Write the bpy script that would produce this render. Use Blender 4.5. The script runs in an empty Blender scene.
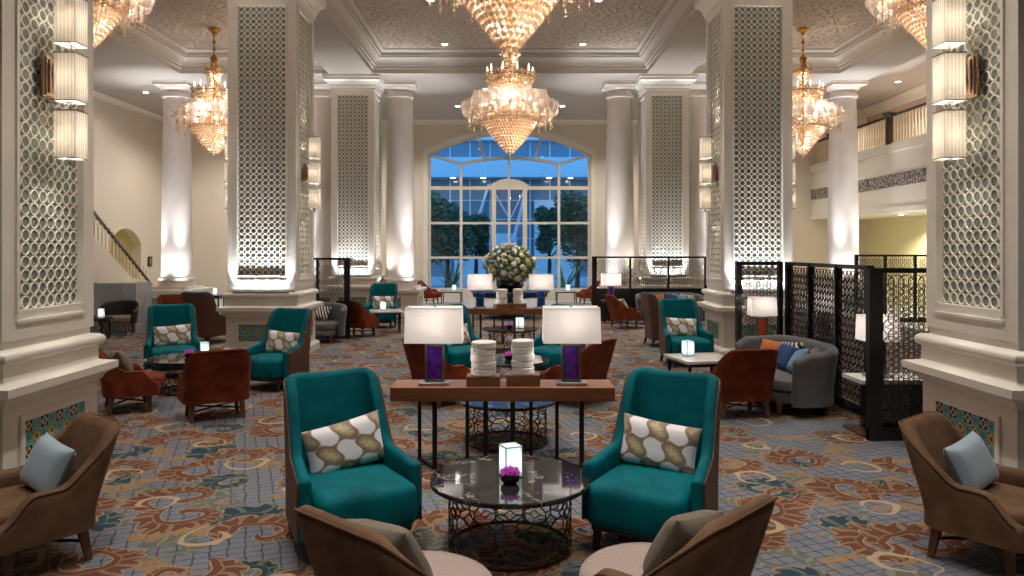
import bpy, math, random
from mathutils import Matrix, Vector, Euler
PI = math.pi
RNG = random.Random(7)
F, VX, VY, CAMH = 735.0, 510.0, 249.0, 1.95
sc = bpy.context.scene
COL = sc.collection


def PX(px, d):
    """X of something seen at column px of the photo and standing d metres away."""
    return (px - VX) * d / F


def S(r, g, b, a=1.0):
    f = lambda c: (c / 255 / 12.92) if c <= 10 else ((c / 255 + 0.055) / 1.055) ** 2.4
    return (f(r), f(g), f(b), a)


# ------------------------------------------------------------------ mesh builder
class MB:
    def __init__(s):
        s.v, s.f = [], []

    def add(s, vs, fs, M=None):
        o = len(s.v)
        if M is not None:
            vs = [M @ Vector(p) for p in vs]
        s.v.extend(tuple(p) for p in vs)
        s.f.extend(tuple(i + o for i in f) for f in fs)
        return s

    def box(s, c, d, rz=0, M=None):
        x, y, z = d[0] / 2, d[1] / 2, d[2] / 2
        vs = [(-x, -y, -z), (x, -y, -z), (x, y, -z), (-x, y, -z), (-x, -y, z), (x, -y, z), (x, y, z), (-x, y, z)]
        fs = [(0, 3, 2, 1), (4, 5, 6, 7), (0, 1, 5, 4), (1, 2, 6, 5), (2, 3, 7, 6), (3, 0, 4, 7)]
        T = Matrix.Translation(c) @ Matrix.Rotation(rz, 4, 'Z')
        return s.add(vs, fs, (M @ T) if M is not None else T)

    def span(s, a, b):
        return s.box([(a[i] + b[i]) / 2 for i in range(3)], [abs(b[i] - a[i]) for i in range(3)])

    def frustum(s, c0, d0, c1, d1):
        """box-like bar from rectangle d0 at c0 to rectangle d1 at c1 (both horizontal)"""
        vs = []
        for c, d in ((c0, d0), (c1, d1)):
            x, y = d[0] / 2, d[1] / 2
            vs += [(c[0] - x, c[1] - y, c[2]), (c[0] + x, c[1] - y, c[2]), (c[0] + x, c[1] + y, c[2]), (c[0] - x, c[1] + y, c[2])]
        return s.add(vs, [(0, 3, 2, 1), (4, 5, 6, 7), (0, 1, 5, 4), (1, 2, 6, 5), (2, 3, 7, 6), (3, 0, 4, 7)])

    def tube(s, pts, r, n=8, closed=False, rs=None, cap=True):
        pts = [Vector(p) for p in pts]
        m = len(pts)
        o = len(s.v)
        up = None
        for i, p in enumerate(pts):
            if closed:
                t = pts[(i + 1) % m] - pts[i - 1]
            else:
                t = pts[min(i + 1, m - 1)] - pts[max(i - 1, 0)]
            t.normalize()
            if up is None:
                up = Vector((0, 0, 1)) if abs(t.z) < .9 else Vector((1, 0, 0))
            a = t.cross(up)
            if a.length < 1e-6:
                a = t.cross(Vector((1, 0, 0)))
            a.normalize()
            b = a.cross(t)
            up = b
            rr = rs[i] if rs else r
            for k in range(n):
                q = 2 * PI * (k + .5) / n
                s.v.append(tuple(p + a * (rr * math.cos(q)) + b * (rr * math.sin(q))))
        for i in range(m if closed else m - 1):
            j = (i + 1) % m
            for k in range(n):
                l = (k + 1) % n
                s.f.append((o + i * n + k, o + i * n + l, o + j * n + l, o + j * n + k))
        if cap and not closed:
            s.f.append(tuple(o + k for k in reversed(range(n))))
            s.f.append(tuple(o + (m - 1) * n + k for k in range(n)))
        return s

    def lathe(s, prof, n=24, c=(0, 0, 0), M=None, arc=2 * PI):
        vs, fs = [], []
        m = len(prof)
        for i in range(n):
            q = arc * i / n
            for r, z in prof:
                vs.append((c[0] + r * math.cos(q), c[1] + r * math.sin(q), c[2] + z))
        for i in range(n):
            j = (i + 1) % n
            for k in range(m - 1):
                fs.append((i * m + k, j * m + k, j * m + k + 1, i * m + k + 1))
        if prof[0][0] > 1e-6:
            fs.append(tuple(i * m for i in reversed(range(n))))
        if prof[-1][0] > 1e-6:
            fs.append(tuple(i * m + m - 1 for i in range(n)))
        return s.add(vs, fs, M)

    def loft(s, rings, caps=True, closed=True):
        """rings: lists of equally many points"""
        o = len(s.v)
        n = len(rings[0])
        for r in rings:
            s.v.extend(tuple(p) for p in r)
        for i in range(len(rings) - 1):
            for k in range(n if closed else n - 1):
                l = (k + 1) % n
                s.f.append((o + i * n + k, o + i * n + l, o + (i + 1) * n + l, o + (i + 1) * n + k))
        if caps:
            s.f.append(tuple(o + k for k in reversed(range(n))))
            s.f.append(tuple(o + (len(rings) - 1) * n + k for k in range(n)))
        return s

    def rects(s, levels, cx=0, cy=0, caps=True):
        """levels: (half x, half y, z) - stacked rectangular mouldings"""
        return s.loft([[(cx - a, cy - b, z), (cx + a, cy - b, z), (cx + a, cy + b, z), (cx - a, cy + b, z)] for a, b, z in levels], caps)

    def rbox(s, c, d, r, n=3, mid=4, puff=(0, 0, 0), M=None):
        """rounded box, puff bulges the faces"""
        h = [x / 2 for x in d]
        r = min([r] + [x * .999 for x in h])
        e = [x - r for x in h]

        def samples(i):
            out = [-h[i] + r * (1 - math.cos(PI / 2 * k / n)) * 1.0 for k in range(n)]
            out = [-e[i] - r * math.cos(PI / 2 * k / n) if False else -h[i] + r * k / n for k in range(n)]
            inner = [-e[i] + 2 * e[i] * k / mid for k in range(mid + 1)]
            return out + inner + [-x for x in reversed(out)]
        ss = [samples(i) for i in range(3)]
        idx, vs, fs = {}, [], []

        def vert(p):
            q = tuple(round(x, 5) for x in p)
            if q in idx:
                return idx[q]
            C = [max(-e[i], min(e[i], p[i])) for i in range(3)]
            D = [p[i] - C[i] for i in range(3)]
            L = math.sqrt(sum(x * x for x in D)) or 1
            P = [C[i] + r * D[i] / L for i in range(3)]
            for i in range(3):
                if puff[i]:
                    j, k = (i + 1) % 3, (i + 2) % 3
                    w = (1 - (P[j] / h[j]) ** 2) * (1 - (P[k] / h[k]) ** 2)
                    P[i] += puff[i] * max(w, 0) * (P[i] / h[i])
            idx[q] = len(vs)
            vs.append(tuple(P[i] + c[i] for i in range(3)))
            return idx[q]
        for ax in range(3):
            j, k = (ax + 1) % 3, (ax + 2) % 3
            for sg in (-1, 1):
                for a in range(len(ss[j]) - 1):
                    for b in range(len(ss[k]) - 1):
                        q = []
                        for da, db in ((0, 0), (1, 0), (1, 1), (0, 1)):
                            p = [0, 0, 0]
                            p[ax], p[j], p[k] = sg * h[ax], ss[j][a + da], ss[k][b + db]
                            q.append(vert(p))
                        if sg < 0:
                            q.reverse()
                        if len(set(q)) > 2:
                            fs.append(tuple(q))
        return s.add(vs, fs, M)

    def sphere(s, c, r, n=10, m=6, sq=(1, 1, 1)):
        prof = [(max(1e-7, math.sin(PI * k / m)) * 1.0, -math.cos(PI * k / m)) for k in range(m + 1)]
        vs, fs = [], []
        vs.append((c[0], c[1], c[2] - r * sq[2]))
        for k in range(1, m):
            for i in range(n):
                q = 2 * PI * i / n
                vs.append((c[0] + r * sq[0] * prof[k][0] * math.cos(q), c[1] + r * sq[1] * prof[k][0] * math.sin(q), c[2] + r * sq[2] * prof[k][1]))
        vs.append((c[0], c[1], c[2] + r * sq[2]))
        T = len(vs) - 1
        for i in range(n):
            j = (i + 1) % n
            fs.append((0, 1 + j, 1 + i))
            for k in range(m - 2):
                fs.append((1 + k * n + i, 1 + k * n + j, 1 + (k + 1) * n + j, 1 + (k + 1) * n + i))
            fs.append((1 + (m - 2) * n + i, 1 + (m - 2) * n + j, T))
        return s.add(vs, fs)

    def octa(s, c, r, h):
        x, y, z = c
        return s.add([(x + r, y, z), (x, y + r, z), (x - r, y, z), (x, y - r, z), (x, y, z + h), (x, y, z - h)],
                     [(0, 1, 4), (1, 2, 4), (2, 3, 4), (3, 0, 4), (1, 0, 5), (2, 1, 5), (3, 2, 5), (0, 3, 5)])

    def mesh(s, name, mat=None, smooth=40):
        me = bpy.data.meshes.new(name)
        me.from_pydata(s.v, [], s.f)
        if mat:
            me.materials.append(mat)
        if smooth:
            me.polygons.foreach_set('use_smooth', [True] * len(me.polygons))
            me.set_sharp_from_angle(angle=math.radians(smooth))
        me.update()
        return me

    def build(s, name, mat, parent=None, smooth=40, loc=(0, 0, 0), rot=(0, 0, 0)):
        return link(name, s.mesh(name, mat, smooth), parent, loc, rot)


def link(name, data, parent=None, loc=(0, 0, 0), rot=(0, 0, 0)):
    o = bpy.data.objects.new(name, data)
    COL.objects.link(o)
    o.parent = parent
    o.location = loc
    o.rotation_euler = rot
    return o


def tag(o, label=None, cat=None, group=None, kind=None):
    for k, v in (('label', label), ('category', cat), ('group', group), ('kind', kind)):
        if v:
            o[k] = v
    return o


def thing(name, label, cat, loc=(0, 0, 0), rz=0, group=None, kind=None):
    o = link(name, None, None, loc, (0, 0, rz))
    o.empty_display_size = .1
    return tag(o, label, cat, group, kind)


def dup(root, loc, rz=0, label=None, group=None):
    """copy of a thing with its parts and sub-parts (mesh data shared)"""
    def rec(o, parent):
        c = o.copy()
        COL.objects.link(c)
        c.parent = parent
        for ch in kids.get(o.name, []):
            rec(ch, c)
        return c
    kids = {}
    for o in root.children_recursive:
        kids.setdefault(o.parent.name, []).append(o)
    r = rec(root, None)
    r.location = loc
    r.rotation_euler = (0, 0, rz)
    if label:
        r['label'] = label
    if group:
        r['group'] = group
    return r


def lamp(kind, name, loc, energy, color=(1, 1, 1), parent=None, radius=.05, target=None, angle=60, blend=.5, size=None):
    L = bpy.data.lights.new(name, kind)
    L.energy = energy
    L.color = color[:3]
    if kind in ('POINT', 'SPOT'):
        L.shadow_soft_size = radius
    if kind == 'SPOT':
        L.spot_size = math.radians(angle)
        L.spot_blend = blend
    if kind == 'AREA':
        L.shape = 'RECTANGLE'
        L.size, L.size_y = size
    o = link(name, L, parent, loc)
    if target is not None:
        d = Vector(target) - Vector(loc)
        o.rotation_euler = d.to_track_quat('-Z', 'Y').to_euler()
    return o


# ------------------------------------------------------------------ materials
class E:
    """node maths with ordinary operators"""
    nt = None

    def __init__(s, k):
        s.k = k

    @staticmethod
    def m(op, *a):
        n = E.nt.nodes.new('ShaderNodeMath')
        n.operation = op
        for i, x in enumerate(a):
            if isinstance(x, E):
                E.nt.links.new(x.k, n.inputs[i])
            else:
                n.inputs[i].default_value = x
        return E(n.outputs[0])
    def __add__(s, o): return E.m('ADD', s, o)
    def __radd__(s, o): return E.m('ADD', o, s)
    def __sub__(s, o): return E.m('SUBTRACT', s, o)
    def __rsub__(s, o): return E.m('SUBTRACT', o, s)
    def __mul__(s, o): return E.m('MULTIPLY', s, o)
    def __rmul__(s, o): return E.m('MULTIPLY', o, s)
    def __truediv__(s, o): return E.m('DIVIDE', s, o)
    def __lt__(s, o): return E.m('LESS_THAN', s, o)
    def __gt__(s, o): return E.m('GREATER_THAN', s, o)


def newmat(name):
    m = bpy.data.materials.new(name)
    m.use_nodes = True
    E.nt = m.node_tree
    b = m.node_tree.nodes['Principled BSDF']
    return m, m.node_tree, b


def pm(name, color, rough=.5, metal=0, noise=0, nscale=8, bump=0, bscale=60, sheen=0, coat=0, spec=None, trans=0):
    m, nt, b = newmat(name)
    b.inputs['Base Color'].default_value = color
    b.inputs['Roughness'].default_value = rough
    b.inputs['Metallic'].default_value = metal
    if spec is not None:
        b.inputs['Specular IOR Level'].default_value = spec
    if sheen:
        b.inputs['Sheen Weight'].default_value = sheen
        b.inputs['Sheen Roughness'].default_value = .35
        b.inputs['Sheen Tint'].default_value = (*[min(1, c * 2.5 + .05) for c in color[:3]], 1)
    if coat:
        b.inputs['Coat Weight'].default_value = coat
    if trans:
        b.inputs['Transmission Weight'].default_value = trans
    if noise or bump:
        tc = nt.nodes.new('ShaderNodeTexCoord')
    if noise:
        t = nt.nodes.new('ShaderNodeTexNoise')
        t.inputs['Scale'].default_value = nscale
        t.inputs['Detail'].default_value = 4
        nt.links.new(tc.outputs['Object'], t.inputs['Vector'])
        r = nt.nodes.new('ShaderNodeValToRGB')
        r.color_ramp.elements[0].position = .3
        r.color_ramp.elements[1].position = .7
        r.color_ramp.elements[0].color = (*[c * (1 - noise) for c in color[:3]], 1)
        r.color_ramp.elements[1].color = (*[min(1, c * (1 + noise)) for c in color[:3]], 1)
        nt.links.new(t.outputs['Fac'], r.inputs[0])
        nt.links.new(r.outputs[0], b.inputs['Base Color'])
    if bump:
        t = nt.nodes.new('ShaderNodeTexNoise')
        t.inputs['Scale'].default_value = bscale
        nt.links.new(tc.outputs['Object'], t.inputs['Vector'])
        bn = nt.nodes.new('ShaderNodeBump')
        bn.inputs['Strength'].default_value = bump
        bn.inputs['Distance'].default_value = .01
        nt.links.new(t.outputs['Fac'], bn.inputs['Height'])
        nt.links.new(bn.outputs[0], b.inputs['Normal'])
    return m


def xyz(coord='Object'):
    tc = E.nt.nodes.new('ShaderNodeTexCoord')
    sp = E.nt.nodes.new('ShaderNodeSeparateXYZ')
    E.nt.links.new(tc.outputs[coord], sp.inputs[0])
    return E(sp.outputs[0]), E(sp.outputs[1]), E(sp.outputs[2])


def cmix(fac, a, b):
    n = E.nt.nodes.new('ShaderNodeMix')
    n.data_type = 'RGBA'
    for x, i in ((fac, 0), (a, 6), (b, 7)):
        k = x.k if isinstance(x, E) else x
        if isinstance(k, bpy.types.NodeSocket):
            E.nt.links.new(k, n.inputs[i])
        else:
            n.inputs[i].default_value = k
    return n.outputs[2]


def noise(scale, detail=3, vec=None, coord='Object'):
    t = E.nt.nodes.new('ShaderNodeTexNoise')
    t.inputs['Scale'].default_value = scale
    t.inputs['Detail'].default_value = detail
    if vec is None:
        tc = E.nt.nodes.new('ShaderNodeTexCoord')
        vec = tc.outputs[coord]
    E.nt.links.new(vec, t.inputs['Vector'])
    return E(t.outputs['Fac'])


def vec(x, y, z=0.0):
    n = E.nt.nodes.new('ShaderNodeCombineXYZ')
    for i, a in enumerate((x, y, z)):
        if isinstance(a, E):
            E.nt.links.new(a.k, n.inputs[i])
        else:
            n.inputs[i].default_value = a
    return n.outputs[0]


def bump_in(b, h, strength, dist=.02):
    bn = E.nt.nodes.new('ShaderNodeBump')
    bn.inputs['Strength'].default_value = strength
    bn.inputs['Distance'].default_value = dist
    E.nt.links.new(h.k, bn.inputs['Height'])
    E.nt.links.new(bn.outputs[0], b.inputs['Normal'])


M = {}


def carpet():
    m, nt, b = newmat('carpet')
    b.inputs['Roughness'].default_value = .95
    b.inputs['Specular IOR Level'].default_value = .1
    x, y, z = xyz()
    x_, y_ = x, y
    wob = (noise(2.6, 2) - .5) * .26
    x = x + wob
    y = y + (noise(2.1, 2) - .5) * .26

    def cells(cell, ang, ox, oy, seed):
        ca, sa = math.cos(ang), math.sin(ang)
        u = (x * ca - y * sa + ox) / cell
        v = (x * sa + y * ca + oy) / cell
        j = E.m('FLOOR', v)
        u = u + E.m('FLOORED_MODULO', j, 2.0) * .5
        i = E.m('FLOOR', u)
        wn = nt.nodes.new('ShaderNodeTexWhiteNoise')
        nt.links.new(vec(i, j, seed), wn.inputs['Vector'])
        sp = nt.nodes.new('ShaderNodeSeparateColor')
        nt.links.new(wn.outputs['Color'], sp.inputs[0])
        r1, r2, r3 = (E(sp.outputs[k]) for k in range(3))
        fx = (u - i - .5) * cell
        fy = (v - j - .5) * cell * ((r3 > .5) * 2 - 1)
        r = E.m('SQRT', fx * fx + fy * fy)
        t = E.m('FRACT', E.m('ARCTAN2', fy, fx) / (2 * PI) + r2 + .5)
        return r, t, r1

    def scroll(cell, ang, ox, oy, seed, R0, curl, grow, wid, teeth, drop=0):
        r, t, r1 = cells(cell, ang, ox, oy, seed)
        R = R0 * (.78 + .22 * r1) if not drop else R0 * (.8 + .2 * r1) * (r1 > drop)
        Rc = R * (curl + grow * t)
        bmp = E.m('POWER', E.m('SINE', PI * E.m('POWER', t, 2.1)), .75)
        w = R * (.05 + wid * bmp)
        t = t + (noise(6, 1) - .5) * .05
        tooth = E.m('ABSOLUTE', E.m('SINE', t * teeth + r * 9.0))
        wo = w * (.66 + .34 * tooth)
        sd = E.m('MAXIMUM', r - Rc - wo, Rc - R * .085 - r)
        ribs = E.m('MAXIMUM', (E.m('ABSOLUTE', E.m('SINE', t * teeth * 1.0 + r * 9.0 + 1.5)) < .42) * ((r - Rc) > R * .06), E.m('ABSOLUTE', r - Rc - R * .045) < R * .014)
        return sd, ribs
    # ground: blue grey with a dark lattice
    g = cmix(noise(5, 3), S(120, 126, 142), S(146, 148, 158))
    a = x_ * .94 + y_ * .34
    c = y_ * .94 - x_ * .34
    for q, cell in ((a, .105), (c, .088)):
        fr = E.m('FRACT', q / cell + (noise(9, 1) - .5) * .35)
        g = cmix((fr < .12) * .85, g, S(70, 72, 72))
    # ochre patches
    gp = (noise(1.9, 3, vec(x + 13.0, y * 1.5)) > .575) * (noise(30, 2) > .43)
    g = cmix(gp * .85, g, S(180, 138, 74))
    # grey green leaves
    sd, ribs = scroll(.86, .5, .31, .77, 3.0, .36, .12, .38, .46, 34)
    g = cmix((sd < 0) * .85, g, cmix(ribs, S(112, 114, 100), S(150, 150, 136)))
    # teal leaves
    sd, ribs = scroll(.98, 1.15, .2, .1, 5.0, .40, .1, .40, .46, 30)
    g = cmix(sd < .012, g, S(186, 150, 96))
    g = cmix(sd < 0, g, cmix(ribs * .8, S(24, 66, 82), S(120, 128, 112)))
    # rust scrolls, three layers
    for k, (cell, ang, ox, oy, R0, dr) in enumerate(((.98, .12, .05, .3, .45, 0), (1.0, -.42, .5, .2, .44, .25))):
        sd, ribs = scroll(cell, ang, ox, oy, 11.0 + k, R0, .17, .46, .42, 42, dr)
        g = cmix(sd < .011, g, S(186, 160, 128))
        g = cmix(sd < 0, g, cmix(ribs * .75, S(118, 68, 42), S(172, 140, 108)))
    # cream curls
    r, t, r1 = cells(.97, .8, .61, .43, 21.0)
    R = .2 * (.8 + .3 * r1)
    wd = .022 * E.m('SINE', PI * E.m('POWER', t, .7)) + .002
    g = cmix((E.m('ABSOLUTE', r - R * (.55 + .45 * t)) - wd) < 0, g, S(206, 180, 142))
    pile = noise(240, 2)
    g = cmix((pile - .5) * .9 + .38, g, S(66, 64, 64))
    nt.links.new(g, b.inputs['Base Color'])
    bump_in(b, pile, .4, .004)
    return m


def marble(name, dark, light, scale=3, rough=.08, wid=.03):
    m, nt, b = newmat(name)
    b.inputs['Roughness'].default_value = rough
    tc = nt.nodes.new('ShaderNodeTexCoord')
    n1 = noise(scale, 6)
    n2 = noise(scale * 2.3, 5)
    v = E.m('ABSOLUTE', n1 - .5)
    v2 = E.m('ABSOLUTE', n2 - .52)
    vein = E.m('MAXIMUM', (1 - v / wid), (1 - v2 / (wid * .5)) * .7)
    vein = E.m('MAXIMUM', vein, 0.0)
    vein = vein * (noise(scale * .8, 2) > .46)
    base = cmix(noise(scale * .6, 3), dark, [c * 1.9 for c in dark[:3]] + [1])
    nt.links.new(cmix(vein, base, light), b.inputs['Base Color'])
    return m


def wood(name, c1, c2, rough=.35, axis=0, sc_=2.0):
    m, nt, b = newmat(name)
    b.inputs['Roughness'].default_value = rough
    x, y, z = xyz()
    p = [x, y, z]
    q = [a * (1.2 if i == axis else 22.0) for i, a in enumerate(p)]
    n = noise(sc_, 4, vec(*q))
    n2 = noise(sc_ * 4, 2, vec(*q))
    nt.links.new(cmix(n * .8 + n2 * .2, c1, c2), b.inputs['Base Color'])
    return m


def cushion_pattern():
    m, nt, b = newmat('ogee_print')
    b.inputs['Roughness'].default_value = .7
    b.inputs['Sheen Weight'].default_value = .2
    x, y, z = xyz()
    p, q = .27, .27
    u, v = x * (2 * PI / p), z * (2 * PI / q) + .7
    u, v = u + .42 * E.m('SINE', 2 * v), v + .2 * E.m('SINE', 2 * u)
    g = E.m('COSINE', u) * E.m('COSINE', v) + .12 * E.m('COSINE', u)* E.m('COSINE', u)
    lobes = E.m('ABSOLUTE', E.m('SINE', E.m('ARCTAN2', E.m('SINE', v), E.m('SINE', u)) * 3))
    taupe = cmix(E.m('MAXIMUM', (0 - g) - .25, 0.0) * (.7 + lobes * .9), S(142, 120, 100), S(214, 198, 152))
    col = cmix(g > -.05, taupe, S(126, 104, 88))
    col = cmix(g > .0, col, S(184, 164, 148))
    col = cmix(g > .07, col, S(236, 234, 238))
    nt.links.new(col, b.inputs['Base Color'])
    bump_in(b, noise(180, 1), .15, .003)
    return m


def striped(name, a, c, freq):
    m, nt, b = newmat(name)
    b.inputs['Roughness'].default_value = .8
    x, y, z = xyz()
    nt.links.new(cmix(E.m('SINE', (x + z * .6) * freq) > 0, a, c), b.inputs['Base Color'])
    return m


def tile_mat():
    m, nt, b = newmat('glazed_tiles')
    b.inputs['Roughness'].default_value = .2
    x, y, z = xyz()
    T = .1
    u, v = x / T, z / T
    i, j = E.m('FLOOR', u), E.m('FLOOR', v)
    fx, fz = E.m('ABSOLUTE', u - i - .5), E.m('ABSOLUTE', v - j - .5)
    par = E.m('FLOORED_MODULO', i + j, 2.0)
    mid = E.m('FLOORED_MODULO', j, 2.0)
    dd = fx + fz
    rr = E.m('SQRT', fx * fx + fz * fz)
    A = cmix(dd < .42, S(34, 52, 40), S(222, 214, 180))
    A = cmix(dd < .27, A, S(40, 60, 44))
    A = cmix(dd < .17, A, S(176, 60, 44))
    B = cmix(E.m('MINIMUM', fx, fz) + dd * .35 < .13, S(86, 168, 180), S(40, 96, 104))
    B = cmix(rr < .14, B, S(186, 76, 60))
    Cc = cmix(E.m('ABSOLUTE', rr - .32) < .09, S(70, 118, 96), S(206, 188, 84))
    Cc = cmix(rr < .16, Cc, S(150, 56, 40))
    col = cmix(par, A, B)
    col = cmix(mid * (1 - par), col, Cc)
    col = cmix(E.m('MAXIMUM', fx, fz) > .475, col, S(190, 186, 170))
    nt.links.new(col, b.inputs['Base Color'])
    return m


def ceiling_tiles():
    m, nt, b = newmat('embossed_ceiling')
    b.inputs['Roughness'].default_value = .6
    x, y, z = xyz()
    T = .62
    fx, fy = E.m('FRACT', x / T), E.m('FRACT', y / T)
    par = E.m('FLOORED_MODULO', E.m('FLOOR', x / T) + E.m('FLOOR', y / T), 2.0) * 2 - 1
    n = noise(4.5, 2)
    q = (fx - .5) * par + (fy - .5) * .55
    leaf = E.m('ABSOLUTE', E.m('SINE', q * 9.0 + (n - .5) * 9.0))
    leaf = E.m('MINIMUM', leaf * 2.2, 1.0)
    edge = E.m('MAXIMUM', E.m('ABSOLUTE', fx - .5), E.m('ABSOLUTE', fy - .5)) > .485
    h = leaf * .6 - edge * .6
    col = cmix(leaf, S(166, 150, 134), S(188, 172, 156))  # recesses between leaf ridges tinted darker: relief shade put into the colour
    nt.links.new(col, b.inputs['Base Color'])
    bump_in(b, h, 1.0, .06)
    return m


def shade_mat(name, color, glow=.6, pleat=0):
    """fabric that lets the bulb inside shine through"""
    m, nt, b = newmat(name)
    nt.nodes.remove(b)
    out = [n for n in nt.nodes if n.type == 'OUTPUT_MATERIAL'][0]
    tr = nt.nodes.new('ShaderNodeBsdfTranslucent')
    df = nt.nodes.new('ShaderNodeBsdfDiffuse')
    mx = nt.nodes.new('ShaderNodeMixShader')
    mx.inputs[0].default_value = glow
    c = color
    if pleat:
        x, y, z = xyz()
        w = E.m('SINE', (x + y) * pleat) * .5 + noise(30, 2) * .6
        c = cmix(E.m('MINIMUM', E.m('MAXIMUM', w, 0.0), 1.0), [k * .72 for k in color[:3]] + [1], color)
    for n in (tr, df):
        if pleat:
            nt.links.new(c, n.inputs[0])
        else:
            n.inputs[0].default_value = c
    nt.links.new(df.outputs[0], mx.inputs[1])
    nt.links.new(tr.outputs[0], mx.inputs[2])
    nt.links.new(mx.outputs[0], out.inputs[0])
    return m


def crystal_mat(name, color, tr=.45, gl=.3, clear=0.15):
    m, nt, b = newmat(name)
    nt.nodes.remove(b)
    out = [n for n in nt.nodes if n.type == 'OUTPUT_MATERIAL'][0]
    t = nt.nodes.new('ShaderNodeBsdfTranslucent')
    d = nt.nodes.new('ShaderNodeBsdfDiffuse')
    g = nt.nodes.new('ShaderNodeBsdfGlossy')
    p = nt.nodes.new('ShaderNodeBsdfTransparent')
    g.inputs['Roughness'].default_value = .12
    for n in (t, d):
        n.inputs[0].default_value = color
    g.inputs[0].default_value = (1, .93, .84, 1)

    def mix(f, a, c):
        x = nt.nodes.new('ShaderNodeMixShader')
        x.inputs[0].default_value = f
        nt.links.new(a, x.inputs[1])
        nt.links.new(c, x.inputs[2])
        return x.outputs[0]
    s_ = mix(tr, d.outputs[0], t.outputs[0])
    s_ = mix(gl, s_, g.outputs[0])
    s_ = mix(clear, s_, p.outputs[0])
    nt.links.new(s_, out.inputs[0])
    return m


def pane_mat(name, refl=.06, tint=(1, 1, 1, 1)):
    m, nt, b = newmat(name)
    nt.nodes.remove(b)
    out = [n for n in nt.nodes if n.type == 'OUTPUT_MATERIAL'][0]
    g = nt.nodes.new('ShaderNodeBsdfGlossy')
    g.inputs['Roughness'].default_value = .02
    p = nt.nodes.new('ShaderNodeBsdfTransparent')
    p.inputs[0].default_value = tint
    x = nt.nodes.new('ShaderNodeMixShader')
    x.inputs[0].default_value = refl
    nt.links.new(p.outputs[0], x.inputs[1])
    nt.links.new(g.outputs[0], x.inputs[2])
    nt.links.new(x.outputs[0], out.inputs[0])
    return m


def emit(name, color, strength):
    m, nt, b = newmat(name)
    b.inputs['Base Color'].default_value = color
    b.inputs['Emission Color'].default_value = color
    b.inputs['Emission Strength'].default_value = strength
    return m


def leaf_mat(name, c1, c2):
    m, nt, b = newmat(name)
    b.inputs['Roughness'].default_value = .6
    nt.links.new(cmix(noise(9, 2), c1, c2), b.inputs['Base Color'])
    return m


M['carpet'] = carpet()
M['tiles'] = tile_mat()
M['ogee'] = cushion_pattern()
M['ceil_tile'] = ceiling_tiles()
M['marble'] = marble('dark_marble', S(34, 31, 32), S(150, 144, 140), 3.4, .06, .014)
M['stone'] = marble('pale_stone', S(150, 150, 150), S(196, 196, 196), 1.2, .3, .06)
M['grey_marble'] = marble('grey_marble', S(150, 154, 160), S(196, 200, 206), 1.5, .25, .08)
M['white_top'] = pm('white_top', S(216, 214, 214), .12, noise=.05, nscale=5)
M['cream'] = pm('cream_paint', S(226, 218, 206), .5)
M['cream2'] = pm('cream_lacquer', S(228, 222, 212), .4)
M['backing'] = pm('grille_backing', S(124, 130, 126), .6)
M['ring'] = pm('grille_ring', S(232, 226, 212), .4)
M['wall'] = pm('warm_wall', S(214, 202, 186), .75, noise=.02, nscale=2)
M['ceil'] = pm('ceiling_paint', S(176, 167, 158), .8)
M['cornice'] = pm('cornice_paint', S(192, 183, 173), .6)
M['yellow'] = pm('yellow_wall', S(236, 226, 178), .8)
M['pink'] = pm('gallery_wall', S(206, 180, 160), .8)
M['column'] = pm('column_stone', S(216, 206, 198), .45, noise=.05, nscale=2.5)
M['teal'] = pm('teal_velvet', S(0, 95, 104), .7, noise=.3, nscale=5, sheen=.08, spec=.12)
M['brown'] = pm('brown_leather', S(84, 52, 40), .55, noise=.1, nscale=20)
M['taupe'] = pm('taupe_velvet', S(106, 80, 60), .75, noise=.3, nscale=6, sheen=.25, spec=.15)
M['lilac'] = pm('mauve_velvet', S(158, 140, 134), .75, noise=.1, nscale=40, sheen=.4)
M['rust'] = pm('rust_velvet', S(112, 50, 27), .7, noise=.38, nscale=6, sheen=.15, spec=.15)
M['sofa'] = pm('grey_velvet', S(92, 91, 92), .75, noise=.14, nscale=5, sheen=.3)
M['blackleather'] = pm('black_leather', S(32, 28, 28), .4)
M['khaki'] = pm('khaki_seat', S(126, 114, 98), .7)
M['satin'] = pm('pale_blue_satin', S(158, 176, 190), .4, noise=.05, sheen=.3)
M['greige'] = pm('greige_satin', S(112, 102, 90), .45, noise=.15, nscale=14, sheen=.3)
M['orange'] = pm('orange_cloth', S(186, 110, 58), .8)
M['navy'] = pm('navy_cloth', S(30, 62, 110), .8, noise=.4, nscale=18)
M['skyblue'] = pm('blue_cloth', S(110, 146, 176), .8, noise=.1)
M['ivory'] = pm('ivory_cloth', S(206, 196, 180), .8)
M['stripe'] = striped('striped_cloth', S(26, 24, 26), S(220, 214, 206), 95)
M['darkwood'] = wood('dark_leg_wood', S(36, 24, 20), S(52, 36, 28), .4, 2)
M['legwood'] = wood('walnut_leg_wood', S(86, 54, 36), S(120, 80, 54), .4, 2)
M['walnut'] = wood('walnut_top', S(80, 46, 28), S(152, 98, 64), .3, 0)
M['blockwood'] = wood('wood_block', S(96, 62, 40), S(140, 96, 64), .4, 0)
M['black'] = pm('black_metal', S(20, 18, 18), .35, .3)
M['screen'] = pm('black_lacquer', S(16, 15, 16), .4)
M['bronze'] = pm('bronze', S(150, 122, 100), .35, .6)
M['silver'] = pm('brushed_metal', S(170, 168, 166), .3, .9)
M['gold'] = pm('gold_metal', S(214, 160, 84), .25, 1)
M['iron'] = pm('dark_bronze_wire', S(70, 54, 46), .35, .8)
M['chrome'] = pm('lamp_frame_metal', S(128, 120, 114), .3, .8)
M['purple'] = pm('purple_glass', S(86, 32, 150), .12, noise=.7, nscale=26, bump=.4, bscale=30, coat=.6)
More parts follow.
